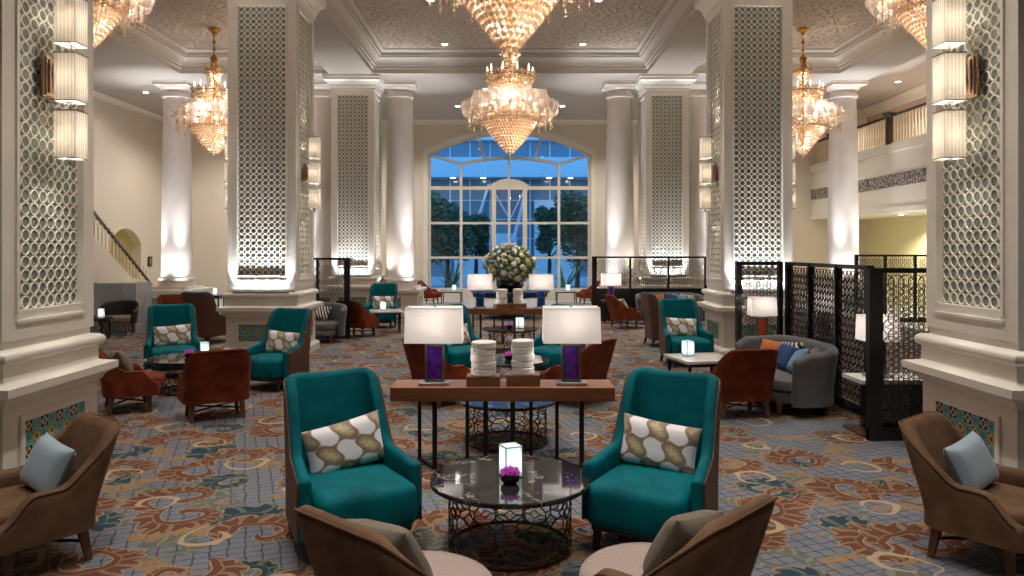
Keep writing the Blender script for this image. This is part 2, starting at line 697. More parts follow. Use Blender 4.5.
M['bluepanel'] = pm('blue_glass', S(24, 86, 164), .12, noise=.5, nscale=26, coat=.6)
M['redpanel'] = pm('red_glass', S(150, 60, 44), .15, noise=.4, nscale=26, coat=.5)
M['plaster'] = pm('white_ceramic', S(226, 220, 214), .45, noise=.04, nscale=30)
M['shade'] = shade_mat('lampshade_linen', (.95, .93, .92, 1), .6)
M['pleated'] = shade_mat('pleated_silk', (1.0, .96, .9, 1), .36, pleat=210)
M['frosted'] = shade_mat('frosted_glass', (.86, .95, .95, 1), .7)
M['shaderim'] = pm('shade_trim', S(120, 114, 104), .5)
M['crystal'] = crystal_mat('amber_crystal', (.96, .74, .54, 1), .45, .38, .12)
M['globe'] = crystal_mat('clear_tulip_glass', (1, .88, .8, 1), .5, .34, .5)
M['bulb'] = emit('warm_bulb', (1, .78, .5, 1), 4)
M['coolbulb'] = emit('white_bulb', (1, .97, .92, 1), 30)
M['upbulb'] = emit('uplight_lens', (1, .98, .96, 1), 4)
M['flame'] = emit('candle_flame', (1, .75, .4, 1), 20)
M['wax'] = pm('candle_wax', S(236, 230, 214), .5)
M['orchid'] = pm('magenta_petals', S(190, 60, 190), .5, noise=.2, nscale=40)
M['bowl'] = pm('black_glass_bowl', S(20, 18, 20), .08)
M['pane'] = pane_mat('window_glass', .05)
M['acrylic'] = pane_mat('clear_acrylic', .1, (.93, .9, .88, 1))
M['winframe'] = pm('window_frame_paint', S(214, 204, 190), .5)
M['bl_white'] = pm('white_petals', S(240, 238, 222), .6)
M['bl_mauve'] = pm('mauve_petals', S(176, 150, 164), .6)
M['bl_yellow'] = pm('lime_petals', S(196, 190, 110), .6)
M['leaf'] = leaf_mat('dark_leaves', S(62, 84, 46), S(126, 144, 74))
M['treeleaf'] = leaf_mat('tree_leaves', S(44, 74, 54), S(80, 116, 80))
M['spike'] = leaf_mat('spiky_leaves', S(66, 104, 66), S(110, 146, 96))
M['bark'] = pm('bark', S(66, 54, 46), .9)
M['facade'] = pm('facade_panel', S(196, 204, 210), .6)
M['facade_glass'] = pm('facade_glass', S(112, 134, 146), .15)
M['asphalt'] = pm('wet_paving', S(110, 116, 120), .4)
M['handrail'] = pm('dark_handrail', S(50, 34, 28), .35)
M['baluster'] = pm('cream_baluster', S(226, 212, 182), .5)
m, nt, b = newmat('mosaic_band')
vo = nt.nodes.new('ShaderNodeTexVoronoi')
vo.inputs['Scale'].default_value = 9
vo.feature = 'DISTANCE_TO_EDGE'
tc = nt.nodes.new('ShaderNodeTexCoord')
nt.links.new(tc.outputs['Object'], vo.inputs['Vector'])
nt.links.new(cmix(E(vo.outputs['Distance']) > .12, S(76, 72, 70), S(176, 168, 160)), b.inputs['Base Color'])
M['mosaic'] = m

# ------------------------------------------------------------------ camera
cam = bpy.data.cameras.new('camera')
cam.sensor_width = 36
cam.lens = F / 1024 * 36
cam.shift_x = (512 - VX) / 1024
cam.shift_y = -(288 - VY) / 1024
cam.clip_start = .05
co = link('camera', cam, None, (0, 0, CAMH), (PI / 2, 0, 0))
sc.camera = co

# ------------------------------------------------------------------ the room
ZS, ZC = 6.85, 7.44            # beam soffit, coffer field
XL, XR, YB, YF = -13.0, 13.6, -5.0, 28.0
PXI, PXO = 3.83, 5.05          # inner and outer faces of the pillar row
PY = [5.54, 13.14, 20.74]      # front faces of the pillars
PW = 1.22


def struct(mb, name, mat, parent=None, smooth=40, label=None):
    o = mb.build(name, mat, parent, smooth)
    if parent is None:
        o['kind'] = 'structure'
    if label:
        o['label'] = label
    return o


struct(MB().span((-8.75, YB, -.05), (9.9, 24.6, 0)), 'floor', M['carpet'], None, 0, 'patterned carpet of rust and teal scrolls on grey blue')
f2 = MB().span((XL, YB, -.05), (-8.75, YF, .0)).span((9.9, YB, -.05), (XR, YF, .0)).span((-8.75, 24.6, -.05), (9.9, YF + .3, .0))
struct(f2, 'floor_stone', M['stone'], None, 0, 'pale stone floor around the carpet')


def arch_wall(mb, x0, x1, z0, z1, ox0, ox1, oz0, spring, rise, t, n=24):
    """wall in the XZ plane (y 0..t) with an arched opening"""
    cx, hw = (ox0 + ox1) / 2, (ox1 - ox0) / 2
    R = (hw * hw + rise * rise) / (2 * rise)
    top = lambda x: spring + rise - R + math.sqrt(max(R * R - (x - cx) ** 2, 0))
    if ox0 > x0:
        mb.span((x0, 0, z0), (ox0, t, z1))
    if ox1 < x1:
        mb.span((ox1, 0, z0), (x1, t, z1))
    if oz0 > z0:
        mb.span((ox0, 0, z0), (ox1, t, oz0))
    xs = [ox0 + (ox1 - ox0) * i / n for i in range(n + 1)]
    for a, c in zip(xs, xs[1:]):
        za, zc = top(a), top(c)
        mb.add([(a, 0, za), (c, 0, zc), (c, 0, z1), (a, 0, z1), (a, t, za), (c, t, zc), (c, t, z1), (a, t, z1)],
               [(0, 1, 2, 3), (7, 6, 5, 4), (0, 4, 5, 1), (2, 6, 7, 3)])
    return top


WX0, WX1, WZ0, WSP, WRI = -3.14, 3.09, .35, 5.55, .86
wb = MB()
wtop = arch_wall(wb, XL, XR, 0, 8.2, WX0, WX1, WZ0, WSP, WRI, .3)
o = struct(wb, 'wall_back', M['wall'], None, 0, 'cream end wall with a tall arched window')
o.location = (0, YF, 0)
wl = MB()
arch_wall(wl, -YF, -YB, 0, 8.2, -25.9, -23.9, .9, 2.15, .5, .3, 12)
o = struct(wl, 'wall_left', M['wall'], None, 0, 'warm cream side wall above the stair')
o.location = (XL, 0, 0)
o.rotation_euler = (0, 0, PI / 2)
o.scale = (-1, 1, 1)
o.matrix_world
# wall_left is re-made directly in world space below (mirroring an object would flip its normals)
vs = [(XL - p[1], -p[0] * 1.0, p[2]) for p in wl.v]
bpy.data.objects.remove(o)
w2 = MB()
w2.v, w2.f = vs, [tuple(reversed(f)) for f in wl.f]
struct(w2, 'wall_left', M['wall'], None, 0, 'warm cream side wall above the stair')
nb = MB().span((XL - 1.2, 23.7, .0), (XL - 1.1, 26.1, 3)).span((XL - 1.2, 23.7, 0), (XL - .3, 23.8, 3)).span((XL - 1.2, 26.0, 0), (XL - .3, 26.1, 3)).span((XL - 1.2, 23.7, 2.9), (XL - .3, 26.1, 3)).span((XL - 1.2, 23.7, .8), (XL - .3, 26.1, .9))
struct(nb, 'wall_niche', M['yellow'], None, 0, 'pale yellow arched niche behind the stair rail')
struct(MB().span((XR, YB, 0), (XR + .3, YF, 3.05)), 'wall_right', M['yellow'], None, 0, 'yellow wall under the gallery')
struct(MB().span((XR, YB, 3.05), (XR + .3, YF, 8.2)), 'wall_gallery', M['pink'], None, 0, 'pinkish gallery wall above the balustrade')
struct(MB().span((XL, YB - .3, 0), (XR, YB, 8.2)), 'wall_front', M['wall'], None, 0)

# ceiling: soffits, coffers
cb = MB()
CY0, CY1 = YB, 20.5
for a, c in ((-10.25, -9.2), (-PXO, -PXI), (PXI, PXO), (9.2, 10.4)):
    cb.span((a, CY0, ZS), (c, CY1, ZC + .3))
cb.span((XL, CY1, ZS), (10.4, YF, ZC + .3))
cb.span((XL, CY0, ZS), (-10.25, CY1, ZC + .3))
struct(cb, 'ceiling', M['ceil'], None, 0, 'painted ceiling beams and flat soffit')
struct(MB().span((10.4, CY0, 7.3), (XR, YF, 7.7)), 'ceiling_gallery', M['ceil'], None, 0)
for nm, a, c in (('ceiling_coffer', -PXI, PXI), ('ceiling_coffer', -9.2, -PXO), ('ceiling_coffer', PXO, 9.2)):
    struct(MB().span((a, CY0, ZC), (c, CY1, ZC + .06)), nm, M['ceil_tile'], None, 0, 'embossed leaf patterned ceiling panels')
PROF = [(.004, ZS + .001), (.012, ZS + .12), (.05, ZS + .12), (.05, ZS + .19), (.09, ZS + .19), (.10, ZS + .24), (.13, ZS + .30), (.18, ZS + .35), (.24, ZS + .385), (.24, ZS + .43), (.29, ZS + .43), (.30, ZS + .5), (.35, ZS + .55), (.38, ZS + .56), (.38, ZC + .01)]
for i, (a, c) in enumerate(((-PXI, PXI), (-9.2, -PXO), (PXO, 9.2))):
    t = MB()
    t.loft([[(a + q, CY0, z), (a + q, CY1 - q, z), (c - q, CY1 - q, z), (c - q, CY0, z)] for q, z in PROF], False, False)
    struct(t, 'trim_%d' % (i + 1), M['cornice'], None, 30, 'stepped cornice around the ceiling coffer')
# cornice of left wall, back wall picture mould, gallery cornice
t = MB()
t.loft([[(XL + a, YB, z), (XL + a, YF - a, z), (XR - 2.9, YF - a, z)] for a, z in ((0, 6.7), (.05, 6.72), (.07, 6.8), (.14, 6.85), (.14, 6.97))], False, False)
struct(t, 'trim_4', M['cream'], None, 30)
t = MB()
t.loft([[(XR - a, YF, z), (XR - a, YB, z)] for a, z in ((0, 6.95), (.06, 6.98), (.1, 7.12), (.22, 7.25), (.22, 7.31))], False, False)
struct(t, 'trim_5', M['cream'], None, 30)

# window
win = thing('window_1', 'tall arched window with pale mullions at the end of the hall', 'window', (0, YF, 0), 0, None, 'structure')
fr = MB()
Y0, Y1 = .06, .2


BARN = [0]


def bar(x0, z0, x1, z1, w=.1):
    BARN[0] += 1
    Y0, Y1 = .05 + .0006 * BARN[0], .2 + .0006 * BARN[0]
    a, c = Vector((x0, 0, z0)), Vector((x1, 0, z1))
    d = (c - a).normalized()
    n = Vector((-d.z, 0, d.x)) * (w / 2)
    ps = [a + n, c + n, c - n, a - n]
    fr.add([(p.x, Y0, p.z) for p in ps] + [(p.x, Y1, p.z) for p in ps], [(3, 2, 1, 0), (4, 5, 6, 7), (0, 1, 5, 4), (1, 2, 6, 5), (2, 3, 7, 6), (3, 0, 4, 7)])


def arc(x0, x1, zs, rise, w=.1, n=18):
    cx, hw = (x0 + x1) / 2, (x1 - x0) / 2
    R = (hw * hw + rise * rise) / (2 * rise)
    f = lambda x: zs + rise - R + math.sqrt(max(0, R * R - (x - cx) ** 2))
    xs = [x0 + (x1 - x0) * i / n for i in range(n + 1)]
    for a, c in zip(xs, xs[1:]):
        bar(a - .004, f(a), c + .004, f(c), w)


bar(WX0 + .05, WZ0, WX0 + .05, WSP, .12)
bar(WX1 - .05, WZ0, WX1 - .05, WSP, .12)
bar(WX0, WZ0 + .05, WX1, WZ0 + .05, .12)
arc(WX0, WX1, WSP - .04, WRI, .12)
bar(WX0, 4.28, WX1, 4.28, .13)
bar(WX0, 2.94, WX1, 2.94, .09)
bar(WX0, 1.62, WX1, 1.62, .09)
for x in (-1.87, 1.87):
    bar(x, WZ0, x, 5.2, .1)
for x in (-.62, .57):
    bar(x, WZ0, x, 4.4, .17)
bar(-.04, WZ0, -.04, 5.42, .08)
arc(-1.87, 1.87, 5.2, .22, .1)
for sx in (-1, 1):
    bar(sx * 3.08, 5.56, sx * 1.87, 5.2, .09)
    bar(sx * 1.2, 6.28, sx * .95, 5.36, .09)
arc(-.7, .65, 4.34, .22, .16)
bar(-.62, 4.4, .57, 4.4, .2)
fr.build('window_frame', M['winframe'], win, 0)
pv = [(WX0, .13, WZ0), (WX1, .13, WZ0)] + [(WX1 - (WX1 - WX0) * i / 24, .13, wtop(WX1 - (WX1 - WX0) * i / 24)) for i in range(25)]
MB().add(pv, [tuple(range(len(pv)))]).build('window_pane', M['pane'], win, 0)
arch = MB()
n = 24
for k in range(1):
    ring = []
    pts = [(WX0, WZ0), (WX0, WSP)] + [(WX0 + (WX1 - WX0) * i / n, wtop(WX0 + (WX1 - WX0) * i / n)) for i in range(1, n)] + [(WX1, WSP), (WX1, WZ0)]
    rings = []
    for q, (x, z) in enumerate(pts):
        dx = -1 if q < 2 else (1 if q > n else 0)
        dz = 0 if q in (0, len(pts) - 1) else 1
        k2 = .16
        rings.append([(x, -.0, z), (x, -.06, z), (x + dx * k2, -.06, z + dz * k2 * (1 if dz else 0)), (x + dx * k2, 0, z + dz * k2)])
    arch.loft(rings)
arch.build('window_surround', M['cream'], win, 0)

# ------------------------------------------------------------------ pillars
GW, GZ0, GZ1 = .86, 1.47, 6.30
gm = MB()
pitch = GW / 8
rows = int(round((GZ1 - GZ0) / pitch))
for j in range(rows):
    for i in range(8):
        cx, cz = -GW / 2 + pitch * (i + .5), GZ0 + (GZ1 - GZ0) / rows * (j + .5)
        n = 18
        vs, fs = [], []
        for k in range(n):
            q = 2 * PI * (k + .5) / n
            for r, y in ((.0545, .009), (.0545, .001), (.050, -.001), (.0415, .001), (.0405, .009)):
                vs.append((cx + r * math.cos(q), y, cz + r * math.sin(q)))
        for k in range(n):
            l = (k + 1) % n
            for e in range(4):
                fs.append((k * 5 + e, l * 5 + e, l * 5 + e + 1, k * 5 + e + 1))
        gm.add(vs, fs)
grille_me = gm.mesh('ring_grille', M['ring'], 50)
tile_me = MB().span((-.4, -.008, 0), (.4, .0, .3)).mesh('tile_panel', M['tiles'], 0)
tframe = MB()
for a, c in (((-.45, -.02, -.05), (.45, 0, -.0)), ((-.45, -.02, .30), (.45, 0, .35)), ((-.45, -.02, 0), (-.40, 0, .30)), ((.40, -.02, 0), (.45, 0, .30))):
    tframe.span(a, c)
tframe_me = tframe.mesh('tile_frame', M['cream2'], 0)
h = PW / 2
shaft = MB()
shaft.rects([(h - .05, h - .05, 1.24), (h - .05, h - .05, 6.5)])
shaft_me = shaft.mesh('backing', M['backing'], 0)
fm = MB()
for k in range(4):
    R = Matrix.Rotation(k * PI / 2, 4, 'Z')
    e_ = 0 if k % 2 == 0 else .06
    for x0, x1, z0, z1 in ((-h + e_, -GW / 2, 1.24, 6.5), (GW / 2, h - e_, 1.24, 6.5), (-GW / 2, GW / 2, 1.24, GZ0), (-GW / 2, GW / 2, GZ1, 6.5)):
        fm.box(((x0 + x1) / 2, -h + .03, (z0 + z1) / 2), (x1 - x0, .06, z1 - z0), 0, R)
    # thin raised bead round the grille and a groove line under it
    for x0, x1, z0, z1 in ((-GW / 2 - .03, -GW / 2, GZ0 - .03, GZ1 + .03), (GW / 2, GW / 2 + .03, GZ0 - .03, GZ1 + .03), (-GW / 2 - .03, GW / 2 + .03, GZ0 - .1, GZ0 - .075)):
        fm.box(((x0 + x1) / 2, -h - .006, (z0 + z1) / 2), (x1 - x0, .02, z1 - z0), 0, R)
frame_me = fm.mesh('shaft_frame', M['cream2'], 0)
ped = MB()
g = h + .0
ped.rects([(g + .09, g + .09, 0), (g + .09, g + .09, .13), (g + .06, g + .06, .17), (g + .02, g + .02, .18), (g + .02, g + .02, .74), (g + .05, g + .05, .76), (g + .07, g + .07, .80), (g + .13, g + .13, .84), (g + .15, g + .15, .845), (g + .15, g + .15, .91), (g + .05, g + .05, .93), (g + .03, g + .03, .94), (g + .03, g + .03, 1.07)])
ped_me = ped.mesh('pedestal', M['cream2'], 0)
tor = MB()
tor.rects([(g + .02, g + .02, 1.06)] + [(g + .02 + .055 * math.sin(PI * k / 8), g + .02 + .055 * math.sin(PI * k / 8), 1.12 - .055 * math.cos(PI * k / 8)) for k in range(9)] + [(g - .02, g - .02, 1.18), (g - .02, g - .02, 1.25)])
tor_me = tor.mesh('torus_moulding', M['cream2'], 50)
cap = MB()
cap.rects([(g, g, 6.44), (g + .03, g + .03, 6.44), (g + .03, g + .03, 6.5), (g + .05, g + .05, 6.52), (g + .06, g + .06, 6.58), (g + .12, g + .12, 6.66), (g + .18, g + .18, 6.7), (g + .18, g + .18, 6.76), (g + .2, g + .2, 6.77), (g + .2, g + .2, 6.85)])
cap_me = cap.mesh('capital', M['cream2'], 0)
NAMES = ['in front', 'in the middle of the hall', 'at the far end']
for j, yf in enumerate(PY):
    for sx in (-1, 1):
        cx = sx * (PXI + PXO) / 2
        o = thing('pillar', 'square cream pillar with ring grilles, %s on the %s' % (['nearest', 'second in its row', 'furthest, between round columns'][j], 'left' if sx < 0 else 'right'), 'pillar', (cx, yf + h, 0), 0, 'square pillars', 'structure')
        link('shaft_backing', shaft_me, o)
        link('shaft_frame', frame_me, o)
        link('pedestal', ped_me, o)
        link('torus_moulding', tor_me, o)
        link('capital', cap_me, o)
        for k in (0, 1, 3):
            q = k * PI / 2
            d = Vector((math.sin(q), -math.cos(q), 0))
            link('ring_grille', grille_me, o, d * (h - .05 + .0085), (0, 0, q))
            p = d * (h + .021)
            link('tile_frame', tframe_me, o, (p.x, p.y, .3), (0, 0, q))
            p = d * (h + .024)
            link('tile_panel', tile_me, o, (p.x, p.y, .3), (0, 0, q))

# round columns of the end colonnade
colm = MB()
prof = [(.5, 0), (.5, .1), (.47, .12), (.51, .16), (.525, .2), (.51, .24), (.46, .26), (.45, .3), (.44, .34)]
H = ZS - .86
prof += [(.435 - .075 * (k / 12) ** 1.6, .4 + (H - .85) * k / 12) for k in range(13)]
prof += [(.40, H - .44), (.41, H - .4), (.40, H - .36), (.365, H - .34), (.37, H - .24), (.41, H - .22), (.46, H - .15), (.48, H - .11)]
colm.lathe(prof, 36)
colm.rects([(.5, .5, H - .11), (.5, .5, H - .03), (.52, .52, H - .02), (.52, .52, H)])
colm.rects([(.55, .55, -.1), (.55, .55, 0)])
col_me = colm.mesh('column', M['column'], 35)


def col_ped(name, x0, x1, y0, y1, label):
    cx, cy, a, b_ = (x0 + x1) / 2, (y0 + y1) / 2, (x1 - x0) / 2, (y1 - y0) / 2
    t = MB().rects([(a + .06, b_ + .06, 0), (a + .06, b_ + .06, .14), (a, b_, .17), (a, b_, .66), (a + .05, b_ + .05, .68), (a + .09, b_ + .09, .72), (a + .09, b_ + .09, .78)], 0, 0)
    o = struct(t, name, M['cream2'], None, 0, label)
    o.location = (cx, cy, 0)
    tw = 2.0 * a
    n = max(1, int(tw / 1.3))
    for i in range(n):
        x = -a + tw * (i + .5) / n
        link('tile_frame', tframe_me, o, (x, -b_ - .001, .25))
        link('tile_panel', tile_me, o, (x, -b_ - .004, .25))
    for sx in (-1, 1):
        link('tile_frame', tframe_me, o, (sx * (a + .001), 0, .25), (0, 0, sx * PI / 2))
        link('tile_panel', tile_me, o, (sx * (a + .004), 0, .25), (0, 0, sx * PI / 2))
    return o


for sx in (-1, 1):
    sd = 'left' if sx < 0 else 'right'
    a, c = sorted((sx * 2.66, sx * 6.15))
    col_ped('pillar_plinth', a, c, 21.1, 22.7, 'long cream plinth with tile panels under the %s far columns' % sd)
    a, c = sorted((sx * 9.2, sx * 10.7))
    col_ped('pillar_plinth', a, c, 21.0, 22.7, 'cream plinth with tile panels under the outer %s column' % sd)
    for x, w in ((3.26, 'inner'), (5.62, 'middle'), (9.9, 'outer')):
        o = link('column', col_me, None, (sx * x, 21.85, .86))
        tag(o, 'round pale column, %s one on the %s of the end colonnade' % (w, sd), 'column', 'round columns', 'structure')

# gallery on the right
gs = MB().span((11.5, YB, 3.05), (XR, YF, 5.0)).span((11.42, YB, 4.86), (11.5, YF, 5.1)).span((11.44, YB, 3.05), (11.5, YF, 3.2))
struct(gs, 'floor_gallery', M['cream'], None, 0, 'cream gallery slab running along the side of the hall')
struct(MB().span((11.47, YB, 3.82), (11.5, YF, 4.2)), 'trim_6', M['mosaic'], None, 0, 'grey mosaic band on the gallery front')
bal = thing('balustrade', 'gallery balustrade with cream balusters and dark handrail', 'railing', (11.62, 0, 5.1))
MB().box((0, 15, .9), (.09, 26, .07)).build('handrail', M['handrail'], bal, 0)
MB().box((0, 15, .05), (.08, 26, .05)).build('bottom_rail', M['cream'], bal, 0)
bm_ = MB().lathe([(.022, .05), (.03, .12), (.018, .2), (.035, .42), (.018, .62), (.026, .8), (.02, .88)], 8).mesh('baluster', M['baluster'], 50)
y = 16.6
while y < 27.9:
    link('baluster', bm_, bal, (0, y, 0))
    y += .165
pm_ = MB().rects([(.06, .06, -.25), (.1, .1, -.12), (.075, .075, .0), (.075, .075, .84), (.1, .1, .88), (.14, .14, .95), (.14, .14, 1.0)]).mesh('newel', M['handrail'], 0)
for y in (18.4, 22.4, 26.4):
    link('newel', pm_, bal, (-.06, y, 0))

# stair on the left wall, with its marble parapet
tag(MB().span((XL, 17.2, 0), (-8.75, 17.95, 1.15)).build('stair_parapet', M['grey_marble'], None, 0), 'low grey marble parapet by the stair', 'parapet', None, 'structure')
st = thing('staircase', 'stair rising along the cream side wall with dark handrail', 'staircase', (0, 0, 0))
y0, y1 = 24.3, 18.1
sl = .6
zf = lambda y: .08 + (y0 - y) * sl
sp = MB()
for k in range(20):
    ya = y0 - .3 * k
    sp.span((XL + .0, ya - .3, 0), (XL + 1.1, ya, .17 + .186 * k))
sp.build('steps', M['cream'], st, 0)
x = XL + 1.16
MB().add([(x - .06, y0 + .1, 0), (x - .06, y1, 0), (x - .06, y1, zf(y1) + .25), (x - .06, y0 + .1, .2), (x, y0 + .1, 0), (x, y1, 0), (x, y1, zf(y1) + .25), (x, y0 + .1, .2)],
         [(0, 1, 2, 3), (7, 6, 5, 4), (0, 3, 7, 4), (1, 5, 6, 2), (2, 6, 7, 3), (0, 4, 5, 1)]).build('stair_string', M['wall'], st, 0)
MB().tube([(x - .03, y0, .78), (x - .03, y1, zf(y1) + 1.05)], .05, 8).build('handrail', M['handrail'], st)
bm2 = MB().lathe([(.022, 0), (.03, .08), (.018, .18), (.034, .36), (.018, .56), (.022, .82)], 8).mesh('baluster', M['baluster'], 50)
for k in range(30):
    y = y0 - .1 - k * .2
    link('baluster', bm2, st, (x - .03, y, zf(y) + .17))
pl = thing('wall_plaque', 'small dark framed plaque on the cream wall beside the stair', 'plaque', (XL, 26.5, 1.5), 0)
MB().rbox((.02, 0, 0), (.04, .3, .36), .02).build('plaque_frame', M['black'], pl)
MB().rbox((.042, 0, 0), (.012, .2, .24), .005).build('plaque_face', M['khaki'], pl)

# ------------------------------------------------------------------ furniture tools


def rpath(w, yf, yb, r, n=40):
    """U-shaped plan: left arm front -> back -> right arm front, evenly resampled"""
    pts = [(-w, yf), (-w, yb - r)]
    pts += [(-w + r - r * math.cos(PI / 2 * k / 8), yb - r + r * math.sin(PI / 2 * k / 8)) for k in range(1, 9)]
    pts += [(w - r + r * math.sin(PI / 2 * k / 8), yb - r + r * math.cos(PI / 2 * k / 8)) for k in range(0, 9)]
    pts += [(w, yf)]
    return resample(pts, n)


def resample(pts, n):
    L = [0]
    for a, c in zip(pts, pts[1:]):
        L.append(L[-1] + math.hypot(c[0] - a[0], c[1] - a[1]))
    out, k = [], 0
    for i in range(n + 1):
        s_ = L[-1] * i / n
        while k < len(L) - 2 and L[k + 1] < s_:
            k += 1
        f = (s_ - L[k]) / max(L[k + 1] - L[k], 1e-9)
        out.append((pts[k][0] + (pts[k + 1][0] - pts[k][0]) * f, pts[k][1] + (pts[k + 1][1] - pts[k][1]) * f))
    return out


def shell(mb, path, hf, zb, t, lean=None, off=0.0, drop=0.0, k=6, lv=7, rnd=True, zbf=None):
    """padded upright shell following a plan path; hf(x, y) top height, lean(x, y, z) outward shift"""
    rings = []
    N = len(path)

    def sect(p, n, tg, top, th, bot):
        r = th / 2
        sz = [(r, bot + (top - r - bot) * j / lv) for j in range(lv + 1)]
        sz += [(r * math.cos(PI * j / k), top - r + r * math.sin(PI * j / k)) for j in range(1, k)]
        sz += [(-r, top - r + (bot - top + r) * j / lv) for j in range(lv + 1)]
        out = []
        for s_, z in sz:
            q, dy = s_ + off, 0
            if lean:
                v = lean(p[0], p[1], z)
                if isinstance(v, tuple):
                    q, dy = q + v[0], v[1]
                else:
                    q += v
            out.append((p[0] + n[0] * q, p[1] + n[1] * q + dy, z))
        return out
    for i, p in enumerate(path):
        a, c = path[max(i - 1, 0)], path[min(i + 1, N - 1)]
        tx, ty = c[0] - a[0], c[1] - a[1]
        L = math.hypot(tx, ty)
        tx, ty = tx / L, ty / L
        n = (-ty, tx)
        top = hf(p[0], p[1]) - drop
        bot = zbf(p[0], p[1]) if zbf else zb
        if rnd and i in (0, N - 1):
            sgn = -1 if i == 0 else 1
            ends = []
            for a_ in (90, 65, 40, 18):
                q = math.radians(a_)
                d = sgn * t * .45 * math.sin(q)
                ends.append(sect((p[0] + tx * d, p[1] + ty * d), n, (tx, ty), top - t * .3 * (1 - math.cos(q)), max(t * math.cos(q), t * .15), bot))
            if i == 0:
                rings += ends + [sect(p, n, (tx, ty), top, t, bot)]
            else:
                rings += [sect(p, n, (tx, ty), top, t, bot)] + ends[::-1]
        else:
            rings.append(sect(p, n, (tx, ty), top, t, bot))
    return mb.loft(rings)


def sstep(a, b_, x):
    x = max(0, min(1, (x - a) / (b_ - a)))
    return x * x * (3 - 2 * x)


def leg(mb, x, y, z0, z1, s0, s1, dx=0, dy=0):
    return mb.frustum((x + dx, y + dy, z0), (s0, s0), (x, y, z1), (s1, s1))


def tpath(wf, wb, yf, yb, r, n):
    """U plan whose sides open from wb at the back to wf at the front"""
    out = []
    for x, y in rpath(wb, yf, yb, r, n):
        k_ = max(0, min(1, (yb - r - y) / (yb - r - yf)))
        out.append((x * (1 + (wf / wb - 1) * k_), y))
    return out


def make_wing(label):
    o = thing('wing_armchair', label, 'armchair')
    w, yf, yb = .30, -.29, .33
    path = tpath(.365, w, yf, yb, .10, 60)

    def hf(x, y):
        s_ = sstep(.03, .28, y)
        return .545 + .05 * sstep(-.25, .05, y) + (1.085 - .595) * s_ ** 1.25 - .012 * (1 - (x / w) ** 2) * (y > .2) - .025 * max(0, (abs(x) / w - .8) / .2) ** 2 * sstep(.2, .3, y)

    def lean(x, y, z):
        b_ = sstep(.12, .3, y)
        k_ = max(0, z - .42)
        return (-.02 * k_ * (1 - b_), sstep(-.05, .3, y) * .12 * k_)
    shell(MB(), path, hf, .17, .075, lean).build('upholstery', M['teal'], o)
    shell(MB(), path, hf, .15, .014, lean, off=.043, drop=.022).build('outer_shell', M['brown'], o)
    s_ = MB().rbox((0, -.09, .315), (.64, .74, .27), .06, puff=(0, .01, .02))
    s_.build('seat', M['teal'], o)
    MB().span((-.30, -.38, .135), (.30, .36, .178)).build('plinth', M['darkwood'], o, 0)
    for sx in (-1, 1):
        for y, dy in ((-.34, -.015), (.33, .05)):
            leg(MB(), sx * .27, y, 0, .14, .032, .05, sx * .01, dy).build('leg', M['darkwood'], o, 0)
    return o


def make_lounge(label, mat, seatmat, wide=0):
    o = thing('lounge_chair', label, 'armchair')
    w, yf, yb = .315, -.27, .23
    path = tpath(.335, w, yf, yb, .10, 52)

    def hf(x, y):
        s_ = max(0, min(1, (y - .04) / .18))
        s_ = .35 * s_ + .65 * s_ * s_ * (3 - 2 * s_)
        return .51 + .315 * s_ - .15 * sstep(-.10, -.28, y) - .06 * max(0, (abs(x) / w - .72) / .28) ** 2 * sstep(.05, .2, y)

    def lean(x, y, z):
        b_ = sstep(.07, .23, y)
        return (0.0, sstep(-.06, .23, y) * .32 * max(0, z - .32))
    shell(MB(), path, hf, .21, .092, lean).build('body_shell', mat, o)
    # piping along the rim
    rim = []
    for i, p in enumerate(path):
        a, c = path[max(i - 1, 0)], path[min(i + 1, len(path) - 1)]
        L = math.hypot(c[0] - a[0], c[1] - a[1])
        n = (-(c[1] - a[1]) / L, (c[0] - a[0]) / L)
        z = hf(*p) - .012
        q = .042
        rim.append((p[0] + n[0] * q, p[1] + n[1] * q + lean(p[0], p[1], z)[1], z))
    MB().tube(rim, .006, 6).build('piping', mat, o)
    MB().rbox((0, -.03, .25), (.60, .46, .10), .03).build('seat_base', mat, o)
    # seat cushion with a rounded front
    pts = []
    for k in range(17):
        q = PI * k / 16
        pts.append((.31 * math.cos(q), -.19 - .23 * math.sin(q)))
    pts = [(.285, .17), (.30, .0)] + pts + [(-.30, .0), (-.285, .17)]
    rings = []
    for s_, z in ((.93, .285), (.98, .295), (1.0, .32), (1.0, .365), (.985, .39), (.94, .408), (.8, .418), (.4, .424), (.05, .425)):
        rings.append([(x * s_, (y + .1) * s_ - .1, z) for x, y in pts])
    MB().loft([r[::-1] for r in rings]).build('seat_cushion', seatmat, o)
    for sx in (-1, 1):
        leg(MB(), sx * .26, -.20, 0, .23, .034, .058, sx * .02, -.02).build('leg', M['legwood'], o, 0)
        leg(MB(), sx * .26, .18, 0, .23, .034, .058, sx * .02, .04).build('leg', M['legwood'], o, 0)
    st_ = MB()
    st_.tube([(-.26, -.21, .12), (.26, .20, .12)], .011, 6).tube([(.26, -.21, .12), (-.26, .20, .12)], .011, 6)
    st_.build('stretcher', M['black'], o)
    return o


